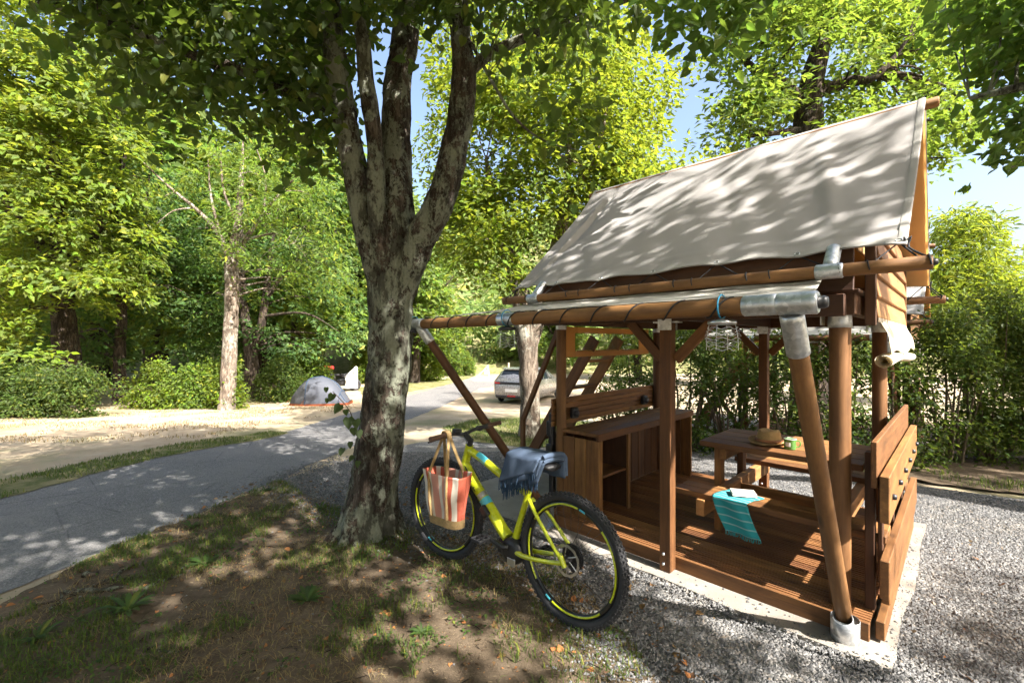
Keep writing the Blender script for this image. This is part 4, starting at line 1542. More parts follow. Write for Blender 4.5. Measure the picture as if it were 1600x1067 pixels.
# canvas roof
def roof_pt(side):
    def fn(a, b):
        """a along u, b from ridge (0) to eave (1)"""
        u0 = -.30 + (.02) * b
        u1 = 2.37 + .05 * b
        u = u0 + (u1 - u0) * a
        ve = 1.02 + side * (1.19)
        v = 1.02 + (ve - 1.02) * b
        z = RZ + (2.12 - RZ) * b
        # canvas hangs in a little between ridge and eave, scalloped at the lacing points
        sag = -.035 * math.sin(PI * b)
        sc_ = .018 * abs(math.sin(PI * a * 6)) * b ** 6
        q = Vector((u * 1.1 + b * 1.2, b * 1.0 - u * .5, side * 3))
        wr = .02 * noise.noise(q * 1.5) + .012 * noise.noise(Vector((u * 3.5 + b * 2.6, b * .9, side)) * 1.6)
        # tension folds running down from the ends
        f = math.exp(-((u - (2.16 + .12 * b)) / .035) ** 2) * .026 * math.sin(PI * min(1, b * 1.1)) - math.exp(-((u - (2.05 + .22 * b)) / .04) ** 2) * .018
        f += math.exp(-((u - (.30 - .30 * b)) / .05) ** 2) * .018 * math.sin(PI * b) * (1 if b > .3 else .4)
        f += math.exp(-((u - (.95 - .55 * b)) / .07) ** 2) * .014 * math.sin(PI * b)
        seam = .004 if abs(b - .9) < .012 or a < .012 or a > .988 or b > .985 else 0
        d = (sag + (wr + f) * min(1, 6 * b) + seam)
        nv, nz = side * .71, .70
        return U(u, v + nv * d, z + nz * d + sc_)
    return fn


mb = MB()
mb.grid(roof_pt(-1), 170, 70)
mb.grid(roof_pt(1), 60, 26)
roof = mb.build('canvas_roof', M['canvas'], hut)
roof.data.materials.append(M['canvas_tan'])
so = roof.modifiers.new('thickness', 'SOLIDIFY')
so.thickness = .004
so.offset = 0
# hems and eyelets
for side in (-1, 1):
    fh = roof_pt(side)
    for nm, f0 in (('hem', lambda a, b: fh(a, .965 + .033 * b)), ('hem', lambda a, b: fh(.002 + .012 * b, a)), ('hem', lambda a, b: fh(.986 + .012 * b, a))):
        mb = MB()
        mb.grid(lambda a, b: f0(a, b) + Vector((0, side * .0045, .0045)), 90, 2)
        mb.build(nm, M['canvas_hem'], roof)
    for k in range(7):
        p = fh(.012 + .976 * k / 6, .982) + Vector((0, side * .007, .007))
        mb = MB()
        mb.tube([p + Vector((math.cos(t) * .013, -side * math.sin(t) * .009 * -1, -math.sin(t) * .009)) for t in [2 * PI * q / 14 for q in range(14)]], .0028, 5, closed=True)
        mb.build('eyelet', M['steel'], roof)
# tan lining under the rear slope
mb = MB()
fr = roof_pt(1)
mb.grid(lambda a, b: fr(.002 + a * .99, .004 + b * .985) - Vector((0, .008, .012)), 30, 12)
mb.build('canvas_lining', M['canvas_tan'], hut)
# gable canvas
mb = MB()
for u in (.02, 2.2):
    mb.add([U(u, .06, 2.25), U(u, 1.98, 2.25), U(u, 1.02, 3.2)], [(0, 1, 2)])
mb.build('gable_canvas', M['canvas_tan'], hut)

# lacing between canvas eave and edge pole
for side, v0 in ((-1, -.27), (1, 2.31)):
    fn = roof_pt(side)
    n = 7
    for k in range(n):
        a = .012 + .976 * k / (n - 1)
        p = fn(a, .985)
        uu = -p.x
        for du, thick in ((-.19, .0045), (.13, .0036)):
            mb = MB()
            c = U(min(2.43, max(-.34, uu + du)), v0, 2.015)
            ring = []
            for t in range(9):
                th = -2.6 + 4.6 * t / 8
                ring.append(c + Vector((-(du) * .12 * t / 8, math.cos(th) * .037 * (-side), math.sin(th) * .037)) if False else c + Vector((0.004 * t, side * math.sin(th) * .037, math.cos(th) * .037)))
            mb.tube([p] + ring[2:], thick, 5)
            mb.build('lacing_cord', M['rope'], hut)
    # knots at the two corners
    for a in (.006, .994):
        p = fn(a, .985)
        mb = MB()
        rk = np.random.RandomState(4)
        kp = [p + Vector(tuple(rk.normal(0, .013, 3))) for _ in range(9)] + [p + Vector((0.02 * (1 if a < .5 else -1), 0, -.03)), U(-.36 if a < .5 else 2.45, v0, 2.04)]
        mb.tube(catmull(kp, 3), .005, 5)
        mb.build('corner_knot', M['rope'], hut)

# awning pole, its struts and the awning
AV, AZ = -.985, 1.805
pole('awning_pole', hut, U(-.03, AV, AZ), U(2.72, AV, AZ - .01), .041, M['pole'])
pole('awning_sleeve', hut, U(-.062, AV, AZ), U(.072, AV, AZ), .047, M['galv'])
pole('awning_sleeve', hut, U(.08, AV, AZ), U(.205, AV, AZ), .0455, M['galv'])
pole('awning_sleeve', hut, U(1.62, AV, AZ - .005), U(1.76, AV, AZ - .005), .0445, M['galv'])
pole('awning_sleeve', hut, U(2.68, AV, AZ - .01), U(2.84, AV, AZ - .01), .046, M['galv'])
mb = MB()
mb.lathe([(0, .035), (.02, .033), (.026, .022), (.026, 0), (.045, 0)], 14, Matrix.Translation(U(-.066, AV, AZ)) @ Matrix.Rotation(PI / 2, 4, 'Y'))
mb.build('sleeve_cap', M['black'], hut)
# right strut
sb, st = U(-.02, -.075, .10), U(.03, AV + .01, AZ - .03)
d_ = (st - sb).normalized()
pole('strut', hut, sb, st - d_ * .05, .040, M['pole'])
pole('strut_socket', hut, st - d_ * .20, st - d_ * .02, .0455, M['galv'])
mb = MB()
mb.lathe([(.046, .0), (.062, .006), (.066, .03), (.067, .135), (.064, .137), (.060, .03)], 24, Matrix.Translation(U(-.02, -.085, .012)))
mb.lathe([(.048, .07), (.048, .185), (.043, .185), (.043, .07)], 20, Matrix.Translation(U(-.02, -.085, .02)) @ Matrix.Rotation(.45, 4, 'X'))
mb.build('strut_shoe', M['galv'], hut)
# left strut
sb, st = U(2.10, -.10, .16), U(2.74, AV + .01, AZ - .04)
d_ = (st - sb).normalized()
pole('strut', hut, sb, st, .036, M['pole'])
pole('strut_socket', hut, st - d_ * .14, st + d_ * .02, .0425, M['galv'])
mb = MB()
for s in (-1, 1):
    mb.box(U(2.10, -.10 + s * .045, .14), (.09, .006, .21))
mb.box(U(2.10, -.10, .04), (.13, .13, .008))
mb.build('strut_shoe', M['galv'], hut)
# awning canvas
mb = MB()


def awn(a, b):
    u = -.04 + 2.72 * a
    v = AV + (.865) * b
    z = (AZ + .043) + (1.99 - AZ - .043) * b - .018 * math.sin(PI * b) + .006 * noise.noise(Vector((u * 3, b * 4, 1)))
    if b < .02:
        z -= .0
    u2 = u + (.12 * b if a < .5 else -.5 * b) * abs(2 * a - 1) ** 3
    return U(u2, v, z)


mb.grid(awn, 70, 14)
aw = mb.build('awning', M['awning'], hut)
so = aw.modifiers.new('thickness', 'SOLIDIFY')
so.thickness = .003
# cord wound round the awning pole
mb = MB()
pts = []
for k in range(241):
    t = k / 240
    u = .25 + 2.42 * t
    th = -t * 2 * PI * 11
    pts.append(U(u, AV + math.sin(th) * .0445, AZ - .003 + math.cos(th) * .0445))
mb.tube(pts, .0045, 5)
mb.build('winding_cord', M['rope'], hut)

# right hand railing
S = -.135
plank('rail_board', hut, U(S, -.01, .985), U(S, 2.02, .985), .25, .028, M['wood'], up=(1, 0, 0))
plank('rail_board', hut, U(S - .045, -.02, .81), U(S - .045, 2.06, .81), .25, .042, M['wood'], up=(1, 0, 0))
plank('rail_board', hut, U(S - .045, -.02, .385), U(S - .045, 2.06, .385), .205, .042, M['wood'], up=(1, 0, 0))
plank('rail_board', hut, U(S - .04, .1, .235), U(S - .04, 2.06, .235), .06, .035, M['wood'], up=(1, 0, 0))
for v in (.17, .75, 1.35, 1.95):
    plank('rail_stud', hut, U(S + .035, v, .09), U(S + .035, v, 1.02), .07, .045, M['wood_dark'], up=(1, 0, 0))
    plank('rail_stud', hut, U(S - .012, v, .30), U(S - .012, v, .90), .06, .022, M['wood_dark'], up=(1, 0, 0))
for k in range(6):
    v = .12 + .36 * k
    mb = MB()
    mb.lathe([(0, .02), (.014, .017), (.017, .006), (.017, 0)], 10, Matrix.Translation(U(S - .067, v, .80)) @ Matrix.Rotation(PI / 2, 4, 'Y'))
    mb.build('rail_bolt', M['black'], hut)
# rolled curtain under the right siding
mb = MB()


def cur(a, b):
    v = .17 + 1.8 * a
    z = 1.775 - .20 * b
    u = -.135 - .028 * math.sin(b * PI * .8) - .012 * noise.noise(Vector((v * 5, b * 2.5, 0))) - .035 * b
    return U(u, v, z + (.02 * math.sin(a * PI * 3) * b))


mb.grid(cur, 40, 10)
cu = mb.build('curtain', M['canvas_cream'], hut)
so = cu.modifiers.new('thickness', 'SOLIDIFY')
so.thickness = .003
mb = MB()
prof = []
for k in range(60):
    th = k / 60 * 2 * PI * 3.2
    prof.append((.012 + .030 * k / 60, th))
nv_ = 14
for i in range(59):
    for j in range(nv_):
        v0, v1 = .13 + 1.9 * j / nv_, .13 + 1.9 * (j + 1) / nv_
        q = []
        for (r, th), v in ((prof[i], v0), (prof[i + 1], v0), (prof[i + 1], v1), (prof[i], v1)):
            rr = r * (1 + .08 * math.sin(v * 5))
            q.append(U(-.165 + math.cos(th) * rr, v, 1.535 + math.sin(th) * rr * .9 + .015 * math.sin(v * 2.2)))
        mb.add(q, [(0, 1, 2, 3)], 0, True)
mb.build('curtain_roll', M['canvas_cream'], hut)
plank('curtain_batten', hut, U(-.137, .16, 1.772), U(-.137, 1.98, 1.772), .03, .008, M['oldwood'], up=(1, 0, 0))

# left end: back boards, window flap, ladder
for k in range(5):
    z = .905 + .0505 * k
    plank('back_board', hut, U(2.145, .02, z), U(2.145, 2.0, z), .0475, .024, M['wood'], up=(1, 0, 0), ch=.006)
mb = MB()
FZ0, FZ1, FU = 1.50, 1.79, 2.175


def strip(v0, v1, z0, z1, nn=8):
    mb.grid(lambda a, b: U(FU + .012 * noise.noise(Vector(((v0 + (v1 - v0) * a) * 4, (z0 + (z1 - z0) * b) * 5, 2))), v0 + (v1 - v0) * a, z0 + (z1 - z0) * b), nn, 4)


strip(.16, .42, FZ0, FZ1)
strip(1.62, 1.86, FZ0, FZ1)
strip(.42, 1.62, FZ0, FZ0 + .06, 20)
strip(.42, 1.62, FZ1 - .06, FZ1, 20)
fl = mb.build('window_flap', M['canvas_tan'], hut)
so = fl.modifiers.new('thickness', 'SOLIDIFY')
so.thickness = .004
mb = MB()
mb.grid(lambda a, b: U(FU + .01 * noise.noise(Vector(((a) * 7, b * 3, 5))), .41 + 1.22 * a, FZ0 + .05 + (FZ1 - FZ0 - .1) * b), 24, 5)
link_ = mb.build('window_film', M['pvc'], fl)
pole('flap_roll', hut, U(FU + .02, .40, FZ0 + .045), U(FU + .02, 1.7, FZ0 + .045), .018, M['canvas_tan'], seg=10)
lad0, lad1 = (2.16, 1.58), (3.25, .04)
for v in (.72, 1.18):
    plank('ladder_stringer', hut, U(lad0[0], v, lad0[1] + .1), U(lad1[0], v, lad1[1]), .12, .034, M['wood'], up=(0, 1, 0))
for k in range(5):
    t = (k + .8) / 5.6
    u, z = lad0[0] + (lad1[0] - lad0[0]) * t, lad0[1] + .1 + (lad1[1] - lad0[1] - .1) * t
    plank('ladder_tread', hut, U(u, .74, z), U(u, 1.16, z), .13, .028, M['wood'])
plank('handrail_post', hut, U(3.12, .67, .03), U(3.12, .67, .78), .055, .04, M['wood'], up=(0, 1, 0))
plank('handrail', hut, U(3.12, .67, .74), U(2.55, .67, 1.86), .055, .04, M['wood'], up=(0, 1, 0))
# electric column on the left post
mb = MB()
mb.box(U(2.17, .06, .55), (.05, .06, .9), None, .01)
mb.box(U(2.18, .04, .86), (.06, .05, .14), None, .01)
mb.box(U(2.18, .04, .62), (.07, .06, .2), None, .01)
mb.build('cable_duct', M['black'], hut)

# the second hut, same build, further back
hut2 = copy_tree(hut)
hut2.location = P0 + Vector((3.75, 4.0, gh(0, 8) + .06))
hut2['label'] = 'second wooden hut with canvas roof half hidden behind the right-hand shrubs'
sl2 = slab.copy()
C.objects.link(sl2)
sl2.location = hut2.location

# ------------------------------------------------------------------ counter
cnt = thing('counter', 'brown plank kitchen counter with open shelves at the deck left end', 'counter', hut_world(1.87, .1, DZ), HR)


def Q(u, v, z):
    return Vector((-(u - 1.87), v - .1, z - DZ))


for k in range(3):
    u = 1.72 + .128 * k
    plank('top_board', cnt, Q(u, .04, .862), Q(u, 1.92, .862), .124, .03, M['wood'])
plank('top_edge', cnt, Q(1.668, .04, .845), Q(1.668, 1.92, .845), .062, .022, M['wood'], up=(1, 0, 0))
for k in range(3):
    u = 1.735 + .125 * k
    plank('end_board', cnt, Q(u, .072, DZ + .002), Q(u, .072, .812), .12, .024, M['wood'], up=(0, 1, 0))
plank('front_stile', cnt, Q(1.672, .085, DZ + .002), Q(1.672, .085, .812), .05, .024, M['wood'], up=(1, 0, 0))
plank('divider', cnt, Q(1.86, .54, DZ + .01), Q(1.86, .54, .812), .36, .022, M['wood_dark'], up=(0, 1, 0))
plank('front_stile', cnt, Q(1.672, .54, DZ + .002), Q(1.672, .54, .812), .04, .022, M['wood'], up=(1, 0, 0))
plank('shelf', cnt, Q(1.86, .09, .49), Q(1.86, .53, .49), .34, .022, M['wood'])
for k in range(12):
    v = .15 + .146 * k
    plank('back_panel_board', cnt, Q(2.06, v, DZ + .01), Q(2.06, v, .84), .14, .02, M['wood_dark'], up=(1, 0, 0))
for k in range(3):
    u = 1.735 + .125 * k
    plank('end_board', cnt, Q(u, 1.9, DZ + .002), Q(u, 1.9, .812), .12, .024, M['wood'], up=(0, 1, 0))
for (v, lab) in ((.3, 'black round socket on the counter back boards near the left post'), (1.62, 'black round socket on the counter back boards at the far end')):
    so_ = thing('power_socket', lab, 'socket', hut_world(2.128, v, .95), HR)
    mb = MB()
    mb.box((.028, 0, .03), (.05, .09, .1), None, .012)
    mb.build('housing', M['black'], so_)
    mb = MB()
    mb.lathe([(0, .035), (.022, .034), (.03, .02), (.032, 0)], 14, Matrix.Translation((.05, -.015, .03)) @ Matrix.Rotation(PI / 2, 4, 'Y'))
    mb.build('cap', M['darksteel'], so_)

# ------------------------------------------------------------------ picnic table
tab = thing('picnic_table', 'wooden picnic table with fixed benches on the deck', 'table', hut_world(.45, .92, DZ), HR)


def T(u, v, z):
    return Vector((-(u - .45), v - .92, z - DZ))


for k in range(4):
    v = .64 + k * .183
    plank('top_board', tab, T(-.02, v, .83), T(1.03, v, .83), .178, .042, M['wood'])
for v in (.22, .34):
    plank('bench_board', tab, T(-.17, v, .535), T(1.06, v, .535), .115, .042, M['wood'])
for v in (1.49, 1.61):
    plank('bench_board', tab, T(-.17, v, .535), T(1.06, v, .535), .115, .042, M['wood'])
for u in (.10, .86):
    plank('bench_beam', tab, T(u, .14, .455), T(u, 1.70, .455), .115, .06, M['wood_pale'], up=(1, 0, 0))
    plank('top_beam', tab, T(u, .58, .765), T(u, 1.25, .765), .085, .05, M['wood'], up=(1, 0, 0))
    for v in (.66, 1.18):
        plank('leg', tab, T(u + .055, v, DZ + .002), T(u + .055, v, .80), .09, .05, M['wood'], up=(1, 0, 0))
plank('stretcher', tab, T(.12, .92, .42), T(.84, .92, .42), .1, .04, M['wood'], up=(0, 1, 0))
plank('front_board', tab, T(-.12, .17, .42), T(.99, .17, .42), .12, .03, M['wood'], up=(0, 1, 0)) if False else None

TZ = .851
# hat
hp = hut_world(.60, .83, TZ)
hat = thing('straw_hat', 'straw hat with curled brim and brown band on the table', 'hat', hp, .6)
mb = MB()
vs = []
seg = 36
prof = [(.0, .105), (.03, .108), (.055, .112), (.075, .104), (.082, .085), (.088, .05), (.092, .012), (.10, .006), (.125, .006), (.15, .012), (.152, .014), (.15, .009), (.12, .002), (.08, .001)]
for i, (r, z) in enumerate(prof):
    for k in range(seg):
        a = 2 * PI * k / seg
        rx, ry = r * 1.08, r * .92
        zz = z
        if i < 5:
            zz -= .022 * math.exp(-(math.sin(a) * r / .03) ** 2) * (1 if r < .06 else .4)
        if 8 <= i <= 12:
            zz += .02 * abs(math.sin(a)) ** 3 * (r - .1) / .05
        vs.append((rx * math.cos(a), ry * math.sin(a), zz))
mb.add(vs, [(i * seg + k, i * seg + (k + 1) % seg, (i + 1) * seg + (k + 1) % seg, (i + 1) * seg + k) for i in range(len(prof) - 1) for k in range(seg)], 0, True)
mb.build('body', M['straw'], hat)
mb = MB()
mb.tube([(.098 * math.cos(a) * 1.02, .0845 * math.sin(a) * 1.02, .028) for a in [2 * PI * k / 30 for k in range(30)]], .012, 6, closed=True, flat=.999)
mb.build('hat_band', M['hatband'], hat)
# mug
mp_ = hut_world(.43, .72, TZ)
mug = thing('enamel_mug', 'small green enamel mug beside the straw hat', 'mug', mp_, -.4)
mb = MB()
mb.lathe([(0, .001), (.036, .001), (.039, .006), (.039, .074), (.041, .078), (.038, .078), (.036, .074), (.036, .008), (0, .006)], 24)
mb.build('cup', M['enamel'], mug)
mb = MB()
mb.tube([(.041 * math.cos(a), .041 * math.sin(a), .078) for a in [2 * PI * k / 24 for k in range(24)]], .0022, 6, closed=True)
mb.build('rim', M['cream_enamel'], mug)
mb = MB()
mb.tube(catmull([(.037, 0, .062), (.058, 0, .064), (.066, 0, .042), (.056, 0, .022), (.038, 0, .02)], 5), .0045, 7)
mb.build('handle', M['enamel'], mug)
mb = MB()
mb.grid(lambda a, b: (.0395 * math.cos(PI + .6 + a * .9), .0395 * math.sin(PI + .6 + a * .9), .025 + .03 * b), 6, 2)
mb.build('emblem', M['cream_enamel'], mug)

# turquoise towel over the bench and the book on it
tw = thing('towel', 'turquoise striped fringed towel hanging over the front bench', 'towel', hut_world(.64, .2, .557), HR - .12)
mb = MB()
uvs = []


def towel_pt(a, b):
    """a across (along u), b from the back of the bench over the front edge and down"""
    L = b * .44
    uu = (a - .5) * (.25 - .03 * b) + .03 * math.sin(b * 3) - .16 * max(0, b - .4)
    if L < .22:
        v, z = .16 - L, .006 + .006 * noise.noise(Vector((a * 4, b * 6, 0)))
    elif L < .26:
        t = (L - .22) / .04
        v, z = -.06 - .02 * math.sin(t * PI / 2), .006 - .02 * (1 - math.cos(t * PI / 2))
    else:
        v, z = -.082 - .012 * math.sin((L - .26) * 12) - .012 * noise.noise(Vector((a * 5, b * 3, 2))), -.014 - (L - .26)
    v += .010 * math.sin(a * 9 + b * 2) * (1 if L > .24 else .1)
    return Vector((-uu, v, z))


mb.grid(towel_pt, 18, 26)
to = mb.build('cloth', M['towel'], tw)
uvl = to.data.uv_layers.new(name='UVMap')
for lp in to.data.loops:
    i, j = divmod(lp.vertex_index, 27)
    uvl.data[lp.index].uv = (i / 18, j / 26)
so = to.modifiers.new('thickness', 'SOLIDIFY')
so.thickness = .006
mb = MB()
for k in range(34):
    a = k / 33
    p = towel_pt(a, 1.0)
    mb.tube([p, p + Vector((random.gauss(0, .004), random.gauss(0, .004), -.012)), p + Vector((random.gauss(0, .006), random.gauss(0, .006), -.026))], .0022, 4)
mb.build('fringe', M['towel_fringe'], tw)
bk = thing('book', 'pale paperback book lying on the turquoise towel', 'book', hut_world(.62, .30, .572), HR + .5)
mb = MB()
mb.box((0, 0, .009), (.15, .105, .016))
mb.build('pages', M['white'], bk)
mb = MB()
mb.box((0, 0, .0185), (.154, .109, .002))
mb.box((0, 0, .0005), (.154, .109, .001))
mb.box((-.077, 0, .0095), (.002, .109, .018))
mb.build('cover', M['paper'], bk)

# ------------------------------------------------------------------ hanging lanterns
for i, (u, dz, lab, cage) in enumerate([(.30, -.05, 'wire lantern hanging from the right end of the awning pole', True), (1.69, -.05, 'black-capped lantern hanging mid awning pole', True), (2.82, -.055, 'black-capped lantern at the far left end of the awning pole', False)]):
    lt = thing('lantern', lab, 'lantern', hut_world(u, AV, AZ - .05), HR)
    mb = MB()
    ring = [(.0, math.sin(t) * .054, .052 + math.cos(t) * .054) for t in [2 * PI * k / 20 for k in range(20)]]
    mb.tube(ring, .004, 5, closed=True)
    mb.tube([(0, 0, 0), (.01, 0, -.03)], .003, 5)
    mb.build('cord', M['blue_cord'], lt)
    mb = MB()
    mb.lathe([(0, .0), (.03, -.004), (.06, -.012), (.062, -.024), (.055, -.03), (0, -.03)], 20)
    mb.build('cap', M['black'] if i else M['steel'], lt)
    if cage:
        mb = MB()
        for k in range(7):
            z = -.045 - .016 * k
            r = .062 + .012 * math.sin(k * .6)
            mb.tube([(r * math.cos(t) * (1 + .06 * math.sin(5 * t)), r * math.sin(t), z + .006 * math.sin(t * 6 + k)) for t in [2 * PI * q / 36 for q in range(36)]], .0014, 4, closed=True)
        for k in range(4):
            a = PI / 2 * k
            mb.tube([(.058 * math.cos(a), .058 * math.sin(a), -.03), (.068 * math.cos(a), .068 * math.sin(a), -.09), (.07 * math.cos(a), .07 * math.sin(a), -.145)], .0014, 4)
        mb.build('wire_cage', M['steel'], lt)


# ------------------------------------------------------------------ bicycle
BIKE_P = Vector((.325, 2.56, .035))
BIKE_YAW = math.atan2(.70, -.73)
bike = thing('bicycle', 'acid yellow electric mountain bike standing between tree and hut', 'bicycle', BIKE_P, rot=(.03, 0, BIKE_YAW))
BM = Matrix.Translation(BIKE_P) @ Matrix.Rotation(BIKE_YAW, 4, 'Z') @ Matrix.Rotation(.03, 4, 'X')
WR = .345
AXR, AXF = Vector((0, 0, .372)), Vector((1.15, 0, .372))


def circ(c, r, n, y=0.0, a0=0.0, a1=2 * PI, Mx=None):
    full = abs(a1 - a0 - 2 * PI) < 1e-6
    m = n if full else n + 1
    out = []
    for k in range(m):
        a = a0 + (a1 - a0) * k / n
        p = Vector((r * math.cos(a), y, r * math.sin(a)))
        out.append(c + (Mx @ p if Mx else p))
    return out


def wheel(c, rear, Mx=None):
    mb = MB()
    mb.tube(circ(c, WR - .038, 56, 0, Mx=Mx), .0125, 8, closed=True, flat=1.25)
    rim = mb.build('wheel', M['rim'], bike)
    mb = MB()
    mb.tube(circ(c, WR, 72, 0, Mx=Mx), .0255, 12, closed=True)
    # knobs
    nk = 78
    for k in range(nk):
        a = 2 * PI * k / nk
        for yy, off, w in ((0.0, .0265, .016), (.014, .0215, .012), (-.014, .0215, .012), (.024, .010, .009), (-.024, .010, .009)):
            aa = a + (PI / nk if yy else 0)
            R_ = Matrix.Rotation(-aa, 4, 'Y')
            L_ = Matrix.Translation(c) @ ((Mx.to_4x4()) if Mx else Matrix.Identity(4)) @ R_
            mb.box((WR + off, yy, 0), (.009, w * .75, .013), L_)
    mb.build('tyre', M['rubber'], rim)
    mb = MB()
    for k in range(32):
        a = 2 * PI * k / 32
        b = a + (.55 if k % 2 else -.55)
        yy = .026 if (k // 2) % 2 else -.026
        p0 = Vector((.028 * math.cos(b), yy, .028 * math.sin(b)))
        p1 = Vector(((WR - .045) * math.cos(a), 0, (WR - .045) * math.sin(a)))
        if Mx:
            p0, p1 = Mx @ p0, Mx @ p1
        mb.tube([c + p0, c + p1], .0012, 4, False)
    mb.build('spokes', M['darksteel'], rim)
    mb = MB()
    ax = Vector((0, 1, 0))
    if Mx:
        ax = Mx @ ax
    mb.tube([c - ax * .055, c - ax * .03, c - ax * .025, c + ax * .025, c + ax * .03, c + ax * .055], [.012, .03, .018, .018, .03, .012], 14)
    mb.build('hub', M['darksteel'], rim)
    for sd in (1, -1):
        for a0, a1, mt in ((.55, 1.75, 'yellow'), (1.80, 1.92, 'cyan'), (2.35, 3.6, 'yellow'), (3.95, 5.1, 'yellow'), (5.15, 5.27, 'cyan'), (5.6, 6.6, 'yellow')):
            mb = MB()
            q = circ(c, WR - .040, 26, .0128 * sd, a0, a1, Mx)
            mb.tube(q, .0062, 6)
            mb.build('rim_stripe', M[mt], rim)
    # brake disc on the left
    mb = MB()
    rr = .09 if rear else .085
    n = 60
    vs, fs = [], []
    for k in range(n):
        a = 2 * PI * k / n
        for r, y in ((rr * (1 + .025 * math.sin(a * 12)), .036), (rr - .016, .036)):
            p = Vector((r * math.cos(a), y, r * math.sin(a)))
            vs.append(c + (Mx @ p if Mx else p))
    for k in range(n):
        if k % 5 == 4 and False:
            continue
        l = (k + 1) % n
        fs.append((2 * k, 2 * l, 2 * l + 1, 2 * k + 1))
    mb.add(vs, fs)
    for k in range(6):
        a = 2 * PI * k / 6
        p0, p1 = Vector((.022 * math.cos(a), .036, .022 * math.sin(a))), Vector((.08 * math.cos(a + .5), .036, .08 * math.sin(a + .5)))
        if Mx:
            p0, p1 = Mx @ p0, Mx @ p1
        mb.tube([c + p0, c + p1], .004, 4)
    mb.build('brake_disc', M['steel'], rim)
    return rim


# steering: the front assembly is turned a little
HT, HB = Vector((.895, 0, .875)), Vector((.945, 0, .715))
SA = (HT - HB).normalized()
STEER = Matrix.Rotation(math.radians(7), 4, SA)


def steer(p):
    return HB + (STEER @ (Vector(p) - HB))


rw = wheel(AXR, True)
AF = steer(AXF)
wheel(AF, False, STEER.to_3x3())
mb = MB()
for k, (r, y) in enumerate(((.052, -.030), (.046, -.034), (.040, -.038), (.034, -.042), (.028, -.046), (.074, -.026), (.066, -.022))):
    mb.tube(circ(AXR, r, 28, y), .0022, 4, closed=True)
    mb.lathe([(r - .012, 0), (r, 0)], 28, Matrix.Translation(AXR + Vector((0, y, 0))) @ Matrix.Rotation(PI / 2, 4, 'X'))
mb.build('cassette', M['darksteel'], rw)

BB = Vector((.445, 0, .315))
ST = Vector((.315, 0, .705))
mb = MB()
# down tube with the battery inside, curved
p, r = catmull([HB + Vector((-.005, 0, .03)), Vector((.835, 0, .625)), Vector((.685, 0, .50)), Vector((.545, 0, .38)), BB + Vector((.05, 0, .03))], 6, [.032, .036, .0385, .0395, .040])
mb.tube(p, r, 14, flat=1.0)
mb.tube([HT + SA * .0, HB - SA * .01], [.029, .031], 16)
p, r = catmull([HT - SA * .035 + Vector((-.01, 0, 0)), Vector((.75, 0, .80)), Vector((.55, 0, .725)), ST + Vector((.03, 0, -.04))], 5, [.026, .024, .022, .02])
mb.tube(p, r, 12, flat=1.15)
mb.tube([ST, ST.lerp(BB, .5), BB + Vector((-.01, 0, .02))], [.0205, .021, .026], 14)
for s in (1, -1):
    p, r = catmull([ST + Vector((-.005, s * .012, -.07)), Vector((.21, s * .05, .565)), Vector((.07, s * .062, .43)), AXR + Vector((.012, s * .066, .01))], 5, [.013, .0115, .0105, .013])
    mb.tube(p, r, 9)
    p, r = catmull([BB + Vector((-.03, s * .03, -.02)), Vector((.30, s * .052, .30)), Vector((.12, s * .064, .335)), AXR + Vector((.01, s * .066, -.008))], 5, [.019, .015, .013, .014])
    mb.tube(p, r, 9)
    mb.tube([AXR + Vector((.018, s * .066, .03)), AXR + Vector((-.012, s * .066, -.025))], .017, 8, flat=.8)
mb.tube([Vector((.26, -.03, .60)), Vector((.26, .03, .60))], .009, 8)
fr_ = mb.build('frame', M['yellow'], bike)
# decals on the frame
mb = MB()
mb.tube([Vector((.758, 0, .563)), Vector((.731, 0, .540))], .0385, 14, False)
mb.build('grey_band', M['galv'], fr_)
mb = MB()
mb.tube([Vector((.726, 0, .535)), Vector((.687, 0, .502))], .0393, 14, False)
mb.build('cyan_band', M['cyan'], fr_)
mb = MB()
mb.tube([Vector((.80, 0, .820)), Vector((.71, 0, .786))], .0245, 10, False, flat=1.18)
mb.build('cyan_band', M['cyan'], fr_)
# the figure 1 on the left of the down tube
dn = (Vector((.685, 0, .50)) - Vector((.835, 0, .625))).normalized()
on = Vector((0, 1, 0))
fu = -dn
fw = on.cross(fu)
c0 = Vector((.795, .0378, .594))
mb = MB()


def q1(a, b):
    return c0 + fw * a + fu * b + on * (-.6 * abs(a))


def mark(pts):
    mb.add([q1(*p) for p in pts] + [q1(*p) + on * .0025 for p in pts], [tuple(range(len(pts), 2 * len(pts)))] + [(i, (i + 1) % len(pts), len(pts) + (i + 1) % len(pts), len(pts) + i) for i in range(len(pts))])


mark([(-.004, -.016), (.004, -.016), (.004, .018), (-.004, .018)])
mark([(-.004, .018), (-.012, .009), (-.010, .004), (-.004, .009)])
mb.build('number_mark', M['black'], fr_)
# battery key box with cyan rim
mb = MB()
Mk = axis_matrix(Vector((.68, .05, .505)), Vector((.635, .05, .465)), (0, 1, 0))
mb.box((0, 0, .012), (.075, .055, .035), Mk, .008)
mb.build('key_box', M['black'], bike)
